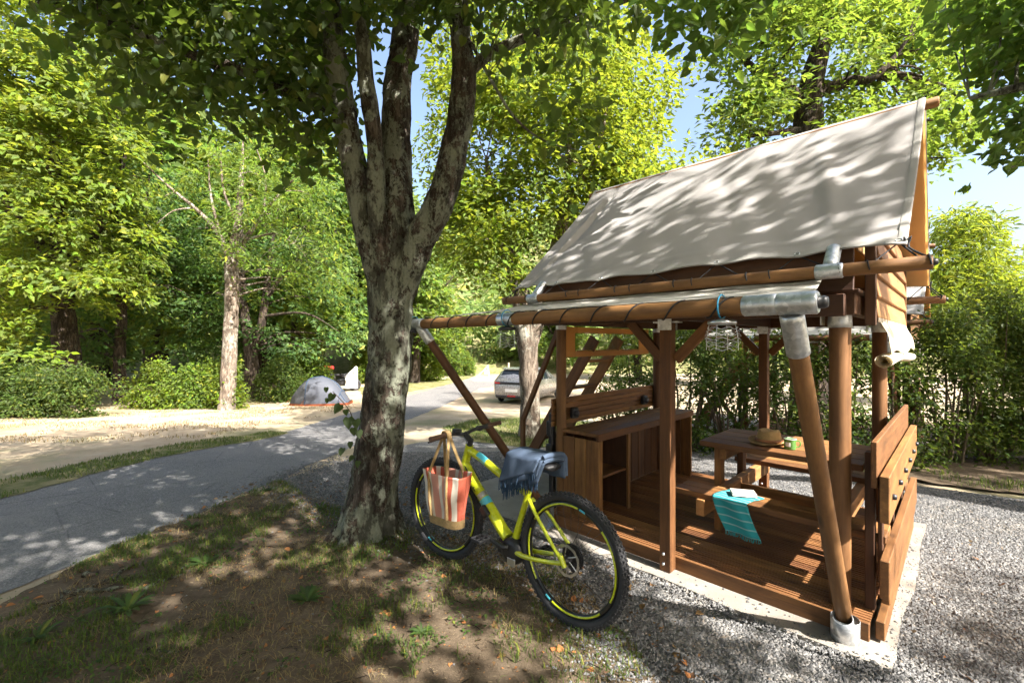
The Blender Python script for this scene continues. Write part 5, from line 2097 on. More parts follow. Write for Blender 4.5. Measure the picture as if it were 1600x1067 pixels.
# motor
mb = MB()
mb.lathe([(0, .055), (.05, .055), (.078, .045), (.085, .02), (.085, -.02), (.078, -.045), (.05, -.055), (0, -.055)], 22, Matrix.Translation(BB + Vector((-.01, 0, -.03))) @ Matrix.Rotation(PI / 2, 4, 'X'))
mb.box(BB + Vector((.06, 0, -.03)), (.12, .09, .10), None, .02)
mb.build('motor', M['black'], bike)
mb = MB()
mb.box(BB + Vector((-.03, .052, -.085)), (.07, .012, .05), None, .005)
mb.build('motor_plate', M['steel'], bike)
mb = MB()
mb.tube(circ(BB, .072, 36, -.062), .006, 6, closed=True)
mb.tube(circ(BB, .045, 30, -.062), .006, 6, closed=True)
mb.build('chainring', M['darksteel'], bike)
mb = MB()
for za, zb in ((.07, .045), (-.07, -.05)):
    mb.tube([BB + Vector((-.01, -.06, za)), AXR + Vector((.0, -.036, zb))], .004, 4)
mb.build('chain', M['darksteel'], bike)
for s, dirv in ((1, Vector((.80, 0, .12))), (-1, Vector((-.80, 0, -.12)))):
    dirv = dirv.normalized()
    e = BB + Vector((0, s * .085, 0)) + dirv * .165
    mb = MB()
    mb.tube([BB + Vector((0, s * .06, 0)), BB + Vector((0, s * .08, 0)) + dirv * .01, e], [.02, .017, .013], 10)
    cr = mb.build('crank', M['black'], bike)
    mb = MB()
    pc = e + Vector((0, s * .055, 0))
    for dx in (-.04, .04):
        mb.box(pc + Vector((dx, 0, 0)), (.014, .09, .022), None, .004)
    for dy in (-.042, 0, .042):
        mb.box(pc + Vector((0, dy, 0)), (.085, .012, .02), None, .003)
    mb.tube([e, pc + Vector((0, s * .03, 0))], .008, 8)
    mb.build('pedal', M['black'], cr)
# fork
mb = MB()
for s in (1, -1):
    top = HB - SA * .05 + Vector((0, s * .062, 0))
    mb.tube([steer(top), steer(top.lerp(AXF + Vector((0, s * .062, 0)), .45))], .016, 10)
    mb.tube([steer(top.lerp(AXF + Vector((0, s * .062, 0)), .42)), steer(AXF + Vector((-.015, s * .062, .05))), steer(AXF + Vector((0, s * .062, 0)))], [.021, .02, .014], 10)
mb.tube([steer(HB - SA * .045 + Vector((0, .075, 0))), steer(HB - SA * .035), steer(HB - SA * .045 + Vector((0, -.075, 0)))], [.02, .028, .02], 10)
pm = AXF + (HB - AXF).normalized() * .36
mb.tube([steer(AXF.lerp(HB - SA * .05, .50) + Vector((0, .062, 0)) + Vector((-.0, 0, .04))), steer(AXF.lerp(HB - SA * .05, 1.02) + Vector((.045, 0, .03))), steer(AXF.lerp(HB - SA * .05, .50) + Vector((0, -.062, 0)) + Vector((0, 0, .04)))], .011, 8)
mb.build('fork', M['black'], bike)
# stem, handlebar, grips, levers, display
HBR = HT + SA * .045 + Vector((.06, 0, .035))
mb = MB()
mb.tube([steer(HT), steer(HT + SA * .05)], .02, 12)
mb.tube([steer(HT + SA * .035), steer(HBR)], [.021, .019], 12)
mb.build('stem', M['black'], bike)
mb = MB()
bar = [HBR + Vector((-.035, .36, .028)), HBR + Vector((-.02, .20, .026)), HBR + Vector((0, .09, .012)), HBR + Vector((0, 0, 0)), HBR + Vector((0, -.09, .012)), HBR + Vector((-.02, -.20, .026)), HBR + Vector((-.035, -.36, .028))]
bp = [steer(p) for p in catmull(bar, 5)]
mb.tube(bp, .0125, 10)
mb.build('handlebar', M['darksteel'], bike)
for s in (1, -1):
    mb = MB()
    g0, g1 = HBR + Vector((-.021, s * .22, .0265)), HBR + Vector((-.036, s * .365, .028))
    mb.tube([steer(g0.lerp(g1, t)) for t in (0, .03, .1, .5, .9, .97, 1)], [.014, .018, .0165, .0175, .0165, .0185, .015], 12)
    mb.build('grip', M['grip'], bike)
    mb = MB()
    b0 = HBR + Vector((-.012, s * .165, .024))
    mb.box(steer(b0 + Vector((.02, 0, -.012))), (.045, .04, .035), None, .008)
    mb.tube([steer(b0 + Vector((.04, 0, -.015))), steer(b0 + Vector((.055, s * .04, -.03))), steer(b0 + Vector((.05, s * .15, -.035)))], [.008, .0075, .006], 7)
    mb.build('brake_lever', M['black'], bike)
mb = MB()
mb.box(steer(HBR + Vector((-.01, .09, .035))), (.05, .06, .03), None, .008)
mb.build('display', M['black'], bike)
for k, (y0, x1, z1) in enumerate(((.17, .10, .92), (.15, .13, .84), (-.16, .09, .88))):
    mb = MB()
    e = [HBR + Vector((.02, y0, .012)), HBR + Vector((x1, y0 * .7, -.03)), HBR + Vector((x1 * .9, y0 * .3, z1 - 1.12)), HB + Vector((-.02, .028 * (1 if y0 > 0 else -1), .02)), Vector((.82, .04 * (1 if y0 > 0 else -1), .64))]
    mb.tube([steer(p) if i < 3 else p for i, p in enumerate(catmull(e, 5))], .003, 5)
    mb.build('cable', M['black'], bike)
# seat
mb = MB()
SP = Vector((.262, 0, .835))
mb.tube([ST - Vector((-.02, 0, .06)), SP], .0145, 12)
mb.tube([ST + Vector((.002, 0, -.008)), ST + Vector((-.006, 0, .02))], .024, 12)
mb.build('seat_post', M['black'], bike)
mb = MB()
sp_ = [(x_, w_, z_ - .07) for x_, w_, z_ in ((-.14, .058, .938), (-.10, .070, .942), (-.04, .062, .938), (.03, .036, .934), (.09, .022, .934), (.135, .016, .928))]
vs = []
for x, w, z in sp_:
    for k in range(12):
        a = 2 * PI * k / 12
        vs.append((SP.x + x, w * math.cos(a), z + (.016 if math.sin(a) > 0 else .022) * math.sin(a)))
mb.add(vs, [(i * 12 + k, i * 12 + (k + 1) % 12, (i + 1) * 12 + (k + 1) % 12, (i + 1) * 12 + k) for i in range(5) for k in range(12)] + [tuple(range(11, -1, -1)), tuple(range(60, 72))], 0, True)
mb.build('saddle', M['black'], bike)
# derailleur
mb = MB()
mb.box(AXR + Vector((.0, -.05, -.08)), (.03, .025, .07), None, .006)
mb.tube(circ(AXR + Vector((.02, -.045, -.13)), .022, 14), .006, 5, closed=True)
mb.tube(circ(AXR + Vector((.005, -.045, -.075)), .02, 14), .006, 5, closed=True)
mb.build('derailleur', M['darksteel'], bike)

# ------------------------------------------------------------------ striped bag on the handlebar
gp = BM @ steer(HBR + Vector((-.016, .20, .027)))
bagz = gp.z - .60
bag = thing('tote_bag', 'red and white striped tote bag with jute handles on the handlebar', 'bag', (gp.x + .005, gp.y - .01, bagz), BIKE_YAW - PI + .12)
mb = MB()
NA, NZ = 72, 26


def bag_pt(a, b, inner=0.0):
    th = 2 * PI * a
    w = (.135 + .055 * b) - inner
    dd = (.055 + .028 * b) - inner
    # soft rectangle
    cx_, sy_ = math.cos(th), math.sin(th)
    e = .55
    x = w * math.copysign(abs(cx_) ** e, cx_)
    y = dd * math.copysign(abs(sy_) ** e, sy_)
    q = Vector((x * 9, y * 9, b * 2.2))
    wr = noise.noise(q) * .016 + .010 * math.sin(a * 40 + b * 3) * b ** 2
    y += wr * math.copysign(1, y) * (.4 + .6 * math.sin(PI * b))
    x += .008 * noise.noise(q + Vector((5, 0, 0)))
    z = .36 * b + .010 * math.sin(th * 2 + 1) * b - .018 * abs(cx_) ** 4 * b
    return Vector((x, y, z))


mb.grid(lambda a, b: bag_pt(a, b), NA, NZ)
body = mb.build('body', M['bag'], bag)
uvl = body.data.uv_layers.new(name='UVMap')
for poly_ in body.data.polygons:
    for li in poly_.loop_indices:
        vi = body.data.loops[li].vertex_index
        i, j = divmod(vi, NZ + 1)
        w_ = .135 + .055 * j / NZ
        uvl.data[li].uv = ((body.data.vertices[vi].co.x / w_ * .49 + .5) * .5, j / NZ)
so = body.modifiers.new('thickness', 'SOLIDIFY')
so.thickness = .004
mb = MB()
mb.grid(lambda a, b: bag_pt(a, b * .16) + Vector((0, 0, 0)) + Vector((bag_pt(a, 0).x * .02, bag_pt(a, 0).y * .05, 0)), NA, 5)
mb.add([bag_pt(k / 36, 0) for k in range(36)], [tuple(range(35, -1, -1))])
mb.build('jute_base', M['jute'], bag)
gl = bag.matrix_basis
Binv = (Matrix.Translation(bag.location) @ Matrix.Rotation(bag.rotation_euler.z, 4, 'Z')).inverted()
gloc = Binv @ gp
for s in (1, -1):
    mb = MB()
    yb = s * .076
    path = [Vector((-.075, s * .066, .06)), Vector((-.085, s * .078, .20)), Vector((-.088, yb, .34)), Vector((-.065, yb * .6, .45)), Vector((gloc.x - .032, gloc.y + s * .012, gloc.z - .03)), Vector((gloc.x - .022, gloc.y + s * .008, gloc.z + .018)),
            Vector((gloc.x, gloc.y + s * .008, gloc.z + .024)), Vector((gloc.x + .022, gloc.y + s * .008, gloc.z + .016)), Vector((gloc.x + .032, gloc.y + s * .012, gloc.z - .03)), Vector((.055, yb * .6, .45)), Vector((.078, yb, .34)), Vector((.076, s * .078, .20)), Vector((.068, s * .066, .06))]
    mb.tube(catmull(path, 5), .014, 8, flat=.42)
    mb.build('handle', M['jute'], bag)

# ------------------------------------------------------------------ blanket over the saddle
bl = thing('blanket', 'folded blue-grey fringed blanket over the bicycle saddle', 'blanket', BM @ Vector((.27, 0, .882)), BIKE_YAW)
mb = MB()


def bl_pt(layer):
    def fn(a, b):
        """a along the bike (0 rear, 1 front), b across from the far side over the saddle to the near hanging edge"""
        x = -.14 + .27 * a + .05 * (b - .5) + .012 * layer
        far = .10
        near = (.10 + .10 * a) - .012 * layer
        L = -far - .075 + b * (far + near + .15)
        rad = .075 + .006 * layer
        if L < -rad:
            y, z = -rad - .01 + .02 * noise.noise(Vector((a * 3, L * 8, 3))), -(-L - rad)
        elif L > rad:
            y, z = rad + .018 * math.sin(PI * min(1, (L - rad) / .3)) + .014 * noise.noise(Vector((a * 3.5, L * 8, layer))), -(L - rad)
        else:
            y, z = L, .012 * (1 - (L / rad) ** 2)
        k = .55 if L > rad else .5
        z += .016 + layer * .011
        z -= .03 * (abs(L) / .3) ** 2
        x += .07 * max(0, L - rad) / .2 * (.5)
        y += layer * .006 * (1 if L > 0 else -1)
        return Vector((x, y, z + .006 * noise.noise(Vector((a * 4, b * 4, layer * 3)))))
    return fn


for ly in range(3):
    mb.grid(bl_pt(ly), 26, 34)
blo = mb.build('cloth', M['blanket'], bl)
so = blo.modifiers.new('thickness', 'SOLIDIFY')
so.thickness = .010
so.offset = 0
mb = MB()
for ly in range(3):
    f = bl_pt(ly)
    for k in range(30):
        p = f(k / 29, 1.0)
        e = p + Vector((random.gauss(0, .006), random.gauss(0, .005), -.05 + random.gauss(0, .006)))
        mb.tube([p, p.lerp(e, .5) + Vector((random.gauss(0, .004), 0, 0)), e], [.0028, .0034, .002], 5)
mb.build('fringe', M['fringe'], bl)
# rolled edge lying behind
mb = MB()
f = bl_pt(2)
for k in range(2):
    pts = [f(.03 - .10 * k * 0, t) + Vector((-.02, 0, .004 - .028 * k)) for t in [i / 14 for i in range(0, 11)]]
    mb.tube(pts, [.016] * len(pts), 8, flat=.8)
mb.build('folded_edge', M['blanket'], bl)

# ------------------------------------------------------------------ dome tent
tp = gpx(493, 634)
ten = thing('dome_tent', 'grey dome tent with orange base on the dry grass', 'tent', tp + Vector((0, .6, 0)), .12)


def dome(a, b):
    x = (a - .5) * 2
    th = PI * b
    hgt = 1.06 * (1 - abs(x + .08) ** 2.3 * .92) if abs(x) < 1 else 0
    hgt = max(hgt, .06)
    wid = .72 * (1 - .45 * abs(x) ** 3)
    y = -wid * math.copysign(abs(math.cos(th)) ** .8, math.cos(th))
    z = hgt * math.sin(th) ** .75
    z -= .03 * abs(math.sin(a * PI * 4)) * math.sin(th) * (1 - abs(x))
    return Vector((x * 1.1, y, z + .05))


mb = MB()
mb.grid(lambda a, b: dome(.30 + .70 * a, b), 30, 22)
mb.build('canopy', M['tent'], ten)
mb = MB()
mb.grid(lambda a, b: dome(.30 * a, b) * 1.002, 14, 22)
mb.build('vestibule', M['tent_dark'], ten)
mb = MB()
for aa in (.30, .86):
    mb.tube([dome(aa, b / 16) * 1.006 for b in range(17)], .014, 6)
mb.tube([dome(.3 + .56 * k / 12, .5) * 1.006 for k in range(13)], .014, 6)
mb.tube([dome(.86 + .14 * k / 6, .30 - .1 * k / 6) * 1.006 for k in range(7)], .014, 6)
mb.build('pole_sleeves', M['fringe'], ten)
mb = MB()
loop = [dome(k / 24, 0.0) for k in range(25)] + [dome(1 - k / 24, 1.0) for k in range(25)]
n = len(loop)
vs = [p * 1.01 for p in loop] + [Vector((p.x * 1.02, p.y * 1.03, -.03)) for p in loop]
mb.add([Vector((p.x, p.y, .085)) if i < n else p for i, p in enumerate(vs)], [(i, (i + 1) % n, n + (i + 1) % n, n + i) for i in range(n)])
mb.build('floor_tub', M['tent_orange'], ten)
mb = MB()
for x, y in ((-1.1, -.3), (-.45, -.7), (1.1, -.4), (.8, -.66)):
    mb.tube([(x, y, .25), (x * 1.25, y * 1.5, .0)], .006, 4)
mb.build('guy_lines', M['tent_orange'], ten)

# ------------------------------------------------------------------ motorbike under a white cover, behind the tent
mp2 = gpx(529, 612)
mt = thing('motorbike', 'loaded touring motorbike with red top case half under a white cover', 'motorbike', mp2 + Vector((0, .5, 0)), .35)
for x in (-.62, .62):
    mb = MB()
    mb.tube([(x + .27 * math.cos(t), 0, .3 + .27 * math.sin(t)) for t in [2 * PI * k / 28 for k in range(28)]], .055, 8, closed=True)
    wh = mb.build('wheel', M['rubber'], mt)
    mb = MB()
    mb.lathe([(0, .05), (.2, .03), (.21, 0), (.2, -.03), (0, -.05)], 18, Matrix.Translation((x, 0, .3)) @ Matrix.Rotation(PI / 2, 4, 'X'))
    mb.build('rim', M['darksteel'], wh)
mb = MB()
mb.box((0, 0, .45), (.6, .34, .36), None, .08)
mb.tube([(-.62, 0, .3), (-.2, 0, .4), (.3, 0, .5), (.5, 0, .85), (.62, 0, .3)], .05, 8)
mb.build('engine', M['darksteel'], mt)
mb = MB()
mb.box((.12, 0, .78), (.5, .36, .26), None, .1)
mb.box((-.35, 0, .84), (.5, .3, .12), None, .05)
mb.build('body', M['black'], mt)
mb = MB()
mb.box((-.68, 0, 1.22), (.56, .5, .22), None, .06)
tc = mb.build('top_case', M['red'], mt)
mb = MB()
mb.box((-.68, 0, 1.03), (.44, .45, .14), None, .05)
mb.build('case_base', M['black'], tc)
for s in (-1, 1):
    mb = MB()
    mb.box((-.55, s * .36, .68), (.42, .2, .36), None, .06)
    mb.build('side_case', M['black'] if s < 0 else M['silver'], mt)
mb = MB()


def cov(a, b):
    x = .15 + .62 * a
    th = PI * b
    hz = .80 + .62 * max(0, a) ** 1.3 * (1 if a < .8 else 1 - (a - .8) * 1.6) + .09 * noise.noise(Vector((a * 4, b * 4, 1)))
    return Vector((x, -.42 * math.cos(th) * (1 + .1 * math.sin(a * 9)), .15 + (hz - .15) * math.sin(th) ** .35 if .02 < b < .98 else .15))


mb.grid(cov, 14, 20)
cv = mb.build('cover', M['cover'], mt)

# ------------------------------------------------------------------ parked car
cp_ = gpx(799, 633)
CH = math.atan2(.90, .42)
car = thing('parked_car', 'silver hatchback parked by the road, seen from behind', 'car', (cp_.x, cp_.y + .2, gh(0, cp_.y + 1)), CH)
# stations: x, half width, sill z, waist z, roof z, half width at roof
stn = [(0.0, .70, .34, .78, .82, .60), (.05, .80, .30, .88, .98, .62), (.14, .86, .27, .93, 1.14, .61), (.42, .885, .24, .94, 1.36, .59), (.8, .89, .22, .93, 1.43, .60), (1.4, .89, .21, .92, 1.455, .61), (2.0, .89, .21, .91, 1.43, .60), (2.5, .885, .21, .90, 1.28, .60), (2.95, .88, .22, .89, 1.02, .62), (3.2, .87, .23, .86, .93, .66), (3.7, .84, .26, .76, .80, .66), (3.98, .74, .32, .60, .66, .58), (4.05, .6, .36, .5, .54, .48)]
mb = MB()
vs = []
K = 13
for x, w, s0, wz, rz, wr in stn:
    half = [(w * .55, s0 - .04), (w * .93, s0), (w, (s0 + wz) * .48), (w * .985, wz), (wr + (.05 if rz - wz > .2 else .02), rz - .05), (wr - .06, rz - .01), (0, rz + .012)]
    ring = [(x, y, z) for y, z in half] + [(x, -y, z) for y, z in reversed(half[:-1])]
    vs += ring
fs = [(i * K + k, (i + 1) * K + k, (i + 1) * K + (k + 1) % K, i * K + (k + 1) % K) for i in range(len(stn) - 1) for k in range(K)]
fs += [tuple(range(K)), tuple(range((len(stn) - 1) * K + K - 1, (len(stn) - 1) * K - 1, -1))]
mb.add(vs, fs, 0, True)
cb = mb.build('body', M['silver'], car)
bm = bmesh.new()
bm.from_mesh(cb.data)
bmesh.ops.recalc_face_normals(bm, faces=bm.faces)
bm.to_mesh(cb.data)
bm.free()


def cs(i, k, t=0.0):
    a = Vector(vs[i * K + k])
    b = Vector(vs[min(i + 1, len(stn) - 1) * K + k])
    return a.lerp(b, t)


def panel(name, q, mat, off, parent=None):
    q = [Vector(p) for p in q]
    n = (q[1] - q[0]).cross(q[2] - q[0]).normalized()
    c = sum(q, Vector()) / len(q)
    if n.dot(c - Vector((2, 0, .7))) < 0:
        n = -n
    mb = MB()
    m = len(q)
    o = [p + n * off for p in q]
    mb.add(o + [p - n * .01 for p in q], [tuple(range(m)), tuple(range(2 * m - 1, m - 1, -1))] + [(i, (i + 1) % m, m + (i + 1) % m, m + i) for i in range(m)])
    return mb.build(name, mat, car)


for s, k0, k1 in ((1, 3, 4), (-1, 9, 8)):
    for (ia, ib) in ((3, 4), (4, 5), (5, 6), (6, 7)):
        a, b, c, d = cs(ia, k0), cs(ib, k0), cs(ib, k1), cs(ia, k1)
        up = lambda p, q, t: p.lerp(q, t)
        panel('side_window', [up(a, d, .08).lerp(up(b, c, .08), .06), up(a, d, .08).lerp(up(b, c, .08), .94), up(a, d, .92).lerp(up(b, c, .92), .94), up(a, d, .92).lerp(up(b, c, .92), .06)], M['carglass'], .008)
panel('rear_window', [(.155, -.58, 1.02), (.155, .58, 1.02), (.43, .50, 1.335), (.43, -.50, 1.335)], M['carglass'], .075)
panel('windscreen', [(2.95, -.6, .99), (2.95, .6, .99), (2.2, .54, 1.36), (2.2, -.54, 1.36)], M['carglass'], .05)
panel('spoiler', [(.30, -.56, 1.40), (.30, .56, 1.40), (.62, .56, 1.44), (.62, -.56, 1.44)], M['silver'], .03)
mb = MB()
mb.box((.005, 0, .86), (.08, 1.36, .10), None, .02)
tb = mb.build('light_bar', M['black'], car)
for s in (-1, 1):
    mb = MB()
    mb.box((.01, s * .62, .86), (.10, .26, .085), None, .02)
    mb.build('tail_light', M['tail'], car)
mb = MB()
mb.box((-.015, 0, .57), (.04, .54, .125), None, .006)
mb.build('number_plate', M['white'], car)
mb = MB()
mb.box((-.018, 0, .345), (.05, .34, .05), None, .01)
mb.build('fog_light', M['tail'], car)
mb = MB()
mb.box((.06, 0, .33), (.14, 1.5, .16), None, .05)
mb.build('rear_bumper', M['darksteel'], car)
for x in (.72, 3.25):
    for s in (-1, 1):
        mb = MB()
        mb.tube([(x + .255 * math.cos(t), s * .80, .315 + .255 * math.sin(t)) for t in [2 * PI * k / 26 for k in range(26)]], .06, 8, closed=True, flat=1.0)
        tyre = mb.build('wheel', M['rubber'], car)
        mb = MB()
        mb.lathe([(0, .03), (.06, .035), (.2, .045), (.22, .02)], 20, Matrix.Translation((x, s * .83, .315)) @ Matrix.Rotation(-s * PI / 2, 4, 'X'))
        mb.build('rim', M['steel'], tyre)

# ------------------------------------------------------------------ wooden prop and marker post by the far road
pp = gpx(762, 590)
pr_ = thing('wooden_prop', 'pale wooden post with a slanting prop at the road end', 'post', pp, 0)
plank('post', pr_, (.15, 0, -.1), (.0, 0, .95), .12, .12, M['oldwood'], up=(0, 1, 0))
plank('slanting_prop', pr_, (-.85, 0, .0), (.02, 0, .9), .09, .09, M['oldwood'], up=(0, 1, 0))
mb = MB()
mb.box((-.12, -.08, .45), (.22, .02, .3))
mb.build('sign_plate', M['white'], pr_)
p3_ = gpx(795, 584)
plank('marker_post', None, p3_ + Vector((0, 0, -.1)), p3_ + Vector((0, 0, .95)), .14, .14, M['oldwood'], up=(0, 1, 0))
tag(bpy.context.scene.objects['marker_post'], 'short pale square post behind the parked car', 'post')


# ------------------------------------------------------------------ ground cover
def relief_z(x, y, off=.016, relief=.035):
    q = Vector((x, y, 3.1))
    return gh(x, y) + off + relief * max(-.15, .45 + noise.noise(q * 1.1) * .6 + noise.noise(q * 4) * .35 + noise.noise(q * 13) * .2)


# loose stones of the gravel yard near the camera
rs = np.random.RandomState(77)
N = 300000
P = np.stack([rs.uniform(-2.6, 5.4, N), 1.2 + 5.8 * rs.rand(N) ** 1.35], 1)
ok = inside(GRAVEL, P)
lu = -(P[:, 0] - P0.x) * .70711 + (P[:, 1] - P0.y) * .70711
lv_ = (P[:, 0] - P0.x) * .70711 + (P[:, 1] - P0.y) * .70711
wob = np.array([.05 + .07 * noise.noise(Vector((x * 2.2, y * 2.2, 7))) + .03 * noise.noise(Vector((x * 9, y * 9, 7))) for x, y in P])
onslab = (lu > -.22 + wob) & (lu < 3.44) & (lv_ > -.23 + wob) & (lv_ < 2.3)
edge = (lu > -.27) & (lu < 3.5) & (lv_ > -.31) & (lv_ < 2.36)
fx = P[:, 0] / P[:, 1]
infr = (np.abs(fx) < 1.25)
ok &= ~onslab & infr
stray = rs.rand(N) < .02
P, = (P[ok],)
P = P[:90000]
# stones spilling over the edge of the earth bank
sp_ = []
for q in range(9000):
    k = rs.randint(1, 10)
    t_ = rs.rand()
    a_, b_ = GRAVEL[k], GRAVEL[k + 1]
    sp_.append((a_[0] + (b_[0] - a_[0]) * t_ + rs.normal(0, .13), a_[1] + (b_[1] - a_[1]) * t_ + rs.normal(0, .13)))
spill = np.array(sp_)
# a few stray stones on slab edge and earth
Ps = np.concatenate([
    np.stack([rs.uniform(-2.8, .6, 260), rs.uniform(2.0, 4.6, 260)], 1),
    np.array([tuple(hut_world(rs.uniform(-.2, 2.0), rs.uniform(-.25, -.05), 0))[:2] for _ in range(60)]),
    np.array([tuple(hut_world(rs.uniform(-.22, -.17), rs.uniform(-.2, 2.0), 0))[:2] for _ in range(30)])])
zs = np.array([gh(0, y) + .014 for y in P[:, 1]])
zs = np.where(edge[ok][:90000], .03, zs)
zs2 = np.array([relief_z(x, y) if i < 260 else .038 for i, (x, y) in enumerate(Ps)])
zs3 = np.array([relief_z(x, y) + .002 for x, y in spill])
pos = np.concatenate([np.column_stack([P, zs]), np.column_stack([Ps, zs2]), np.column_stack([spill, zs3])])
n = len(pos)
base_ = np.array([(1, 0, 0), (-1, 0, 0), (0, 1, 0), (0, -1, 0), (0, 0, 1), (0, 0, -1)], float)
fo = np.array([(0, 2, 4), (2, 1, 4), (1, 3, 4), (3, 0, 4), (2, 0, 5), (1, 2, 5), (3, 1, 5), (0, 3, 5)])
s = (.0045 + .0085 * rs.rand(n) ** 2.2)
jx = base_[None] * (1 + rs.uniform(-.35, .45, (n, 6, 1))) + rs.normal(0, .18, (n, 6, 3))
jx[:, :, 2] *= .75
a = rs.rand(n) * 2 * PI
ca, sa = np.cos(a)[:, None], np.sin(a)[:, None]
X = jx[:, :, 0] * ca - jx[:, :, 1] * sa
Yy = jx[:, :, 0] * sa + jx[:, :, 1] * ca
V = np.stack([X, Yy, jx[:, :, 2]], 2) * s[:, None, None] + pos[:, None, :]
L = (fo.ravel()[None, :] + (np.arange(n) * 6)[:, None]).ravel()
me = np_mesh('gravel_stones', V.reshape(-1, 3), L, np.full(n * 8, 3), M['stone'])
o = bpy.data.objects.new('gravel_stones', me)
C.objects.link(o)
tag(o, 'loose grey gravel stones around the hut', 'gravel', kind='stuff')


def blades(P, Z, length, width, rs, mat, name, label, cat, lean=.5):
    n = len(P)
    h = length * (.5 + rs.rand(n))
    a = rs.rand(n) * 2 * PI
    d = np.stack([np.cos(a), np.sin(a)], 1)
    side = np.stack([-d[:, 1], d[:, 0]], 1)
    ln = h * lean * (.3 + rs.rand(n))
    b = np.column_stack([P, Z])
    w = width * (.6 + .8 * rs.rand(n))
    V = np.zeros((n, 5, 3))
    V[:, 0, :] = b
    V[:, 0, :2] -= side * w[:, None]
    V[:, 1, :] = b
    V[:, 1, :2] += side * w[:, None]
    m = b.copy()
    m[:, :2] += d * (ln * .35)[:, None]
    m[:, 2] += h * .6
    V[:, 2, :] = m
    V[:, 2, :2] += side * (w * .7)[:, None]
    V[:, 3, :] = m
    V[:, 3, :2] -= side * (w * .7)[:, None]
    t = b.copy()
    t[:, :2] += d * ln[:, None]
    t[:, 2] += h * (1 - .35 * lean)
    V[:, 4, :] = t
    L = (np.array([0, 1, 2, 3, 3, 2, 4])[None] + (np.arange(n) * 5)[:, None]).ravel()
    me = np_mesh(name, V.reshape(-1, 3), L, np.tile([4, 3], n), mat)
    o = bpy.data.objects.new(name, me)
    C.objects.link(o)
    tag(o, label, cat, kind='stuff')
    return o


def patchy(P, scale, thr, seed):
    return np.array([noise.noise(Vector((x * scale, y * scale, seed))) + .5 * noise.noise(Vector((x * scale * 3, y * scale * 3, seed + 3))) for x, y in P]) > thr


rs = np.random.RandomState(88)
N = 80000
P = np.stack([rs.uniform(-3.15, .7, N), 1.4 + 3.8 * rs.rand(N) ** 1.2], 1)
P = P[inside(DIRT, P)]
P = P[patchy(P, 1.9, .10, 12.0)]
# less grass towards the bicycle, more at the far left and along the road edge
w = np.clip(.95 - .22 * (P[:, 0] + 2.6), .35, 1.0)
P = P[rs.rand(len(P)) < w]
Z = np.array([relief_z(x, y) - .006 for x, y in P])
blades(P, Z, .052, .0026, rs, M['grass'], 'grass', 'patchy short grass on the earth bank', 'grass', .8)
N = 26000
P = np.stack([rs.uniform(-3.15, .8, N), 1.4 + 3.8 * rs.rand(N) ** 1.2], 1)
P = P[inside(DIRT, P)]
P = P[patchy(P, 1.1, -.12, 31.0)]
Z = np.array([relief_z(x, y) - .004 for x, y in P])
blades(P, Z, .045, .0016, rs, M['dry_grass'], 'dry_grass', 'dry straw-coloured grass scattered on the bank', 'grass', 1.9)
# verge beyond the road
N = 60000
P = np.stack([rs.uniform(-9, -3, N), rs.uniform(2.5, 12, N)], 1)
P = P[inside(VERGE, P)]
P = P[patchy(P, 1.2, -.25, 3.0)]
Z = np.array([gh(x, y) + .012 for x, y in P])
blades(P, Z, .045, .004, rs, M['grass'], 'verge_grass', 'strip of grass along the far road edge', 'grass', .7)
N = 26000
P = np.stack([rs.uniform(-2.5, 4, N), rs.uniform(6.5, 12, N)], 1)
P = P[inside(TURF2, P)]
P = P[patchy(P, 1.0, -.25, 9.0)]
Z = np.array([gh(x, y) + .016 for x, y in P])
blades(P, Z, .07, .004, rs, M['grass'], 'patch_grass', 'grass round the foot of the mottled trunk', 'grass', .7)
N = 26000
P = np.stack([rs.uniform(3, 9, N), rs.uniform(4, 9.5, N)], 1)
P = P[inside(SHRUBBED, P)]
P = P[patchy(P, 1.0, -.05, 19.0)]
Z = np.array([relief_z(x, y, .016, .03) - .005 for x, y in P])
blades(P, Z, .07, .004, rs, M['grass'], 'bed_grass', 'shaded grass under the right-hand shrubs', 'grass', .7)
N = 34000
P = np.stack([rs.uniform(-22, -5.5, N), rs.uniform(8, 19, N)], 1)
P = P[patchy(P, .7, .02, 29.0) & (P[:, 0] < -5.9 + .35 * (P[:, 1] - 9))]
Z = np.array([gh(x, y) for x, y in P])
blades(P, Z, .05, .006, rs, M['dry_grass'], 'meadow_grass', 'sparse dry grass on the sunny ground left', 'grass', .7)

# fallen leaves and bits
rs = np.random.RandomState(99)
N = 3600
P = np.concatenate([np.stack([rs.uniform(-3.1, 1.0, N), rs.uniform(1.9, 5.2, N)], 1), np.stack([rs.uniform(1.0, 4.6, 150), rs.uniform(1.9, 4.2, 150)], 1)])
lu = -(P[:, 0] - P0.x) * .70711 + (P[:, 1] - P0.y) * .70711
lv_ = (P[:, 0] - P0.x) * .70711 + (P[:, 1] - P0.y) * .70711
P = P[~((lu > -.25) & (lu < 3.4) & (lv_ > -.3) & (lv_ < 2.3))]
ind = inside(DIRT, P)
Z = np.array([(relief_z(x, y) if d else gh(x, y) + .025) + .004 for (x, y), d in zip(P, ind)])
n = len(P)
nr = np.column_stack([rs.normal(0, .35, (n, 2)), np.ones(n)])
me = leaf_mesh('fallen_leaves', np.column_stack([P, Z]), nr, rs.normal(0, 1, (n, 3)), .010 + .034 * rs.rand(n) ** 4, 'heart', M['litter'])
o = bpy.data.objects.new('fallen_leaves', me)
C.objects.link(o)
tag(o, 'small brown fallen leaves on earth and gravel', 'leaves', kind='stuff')

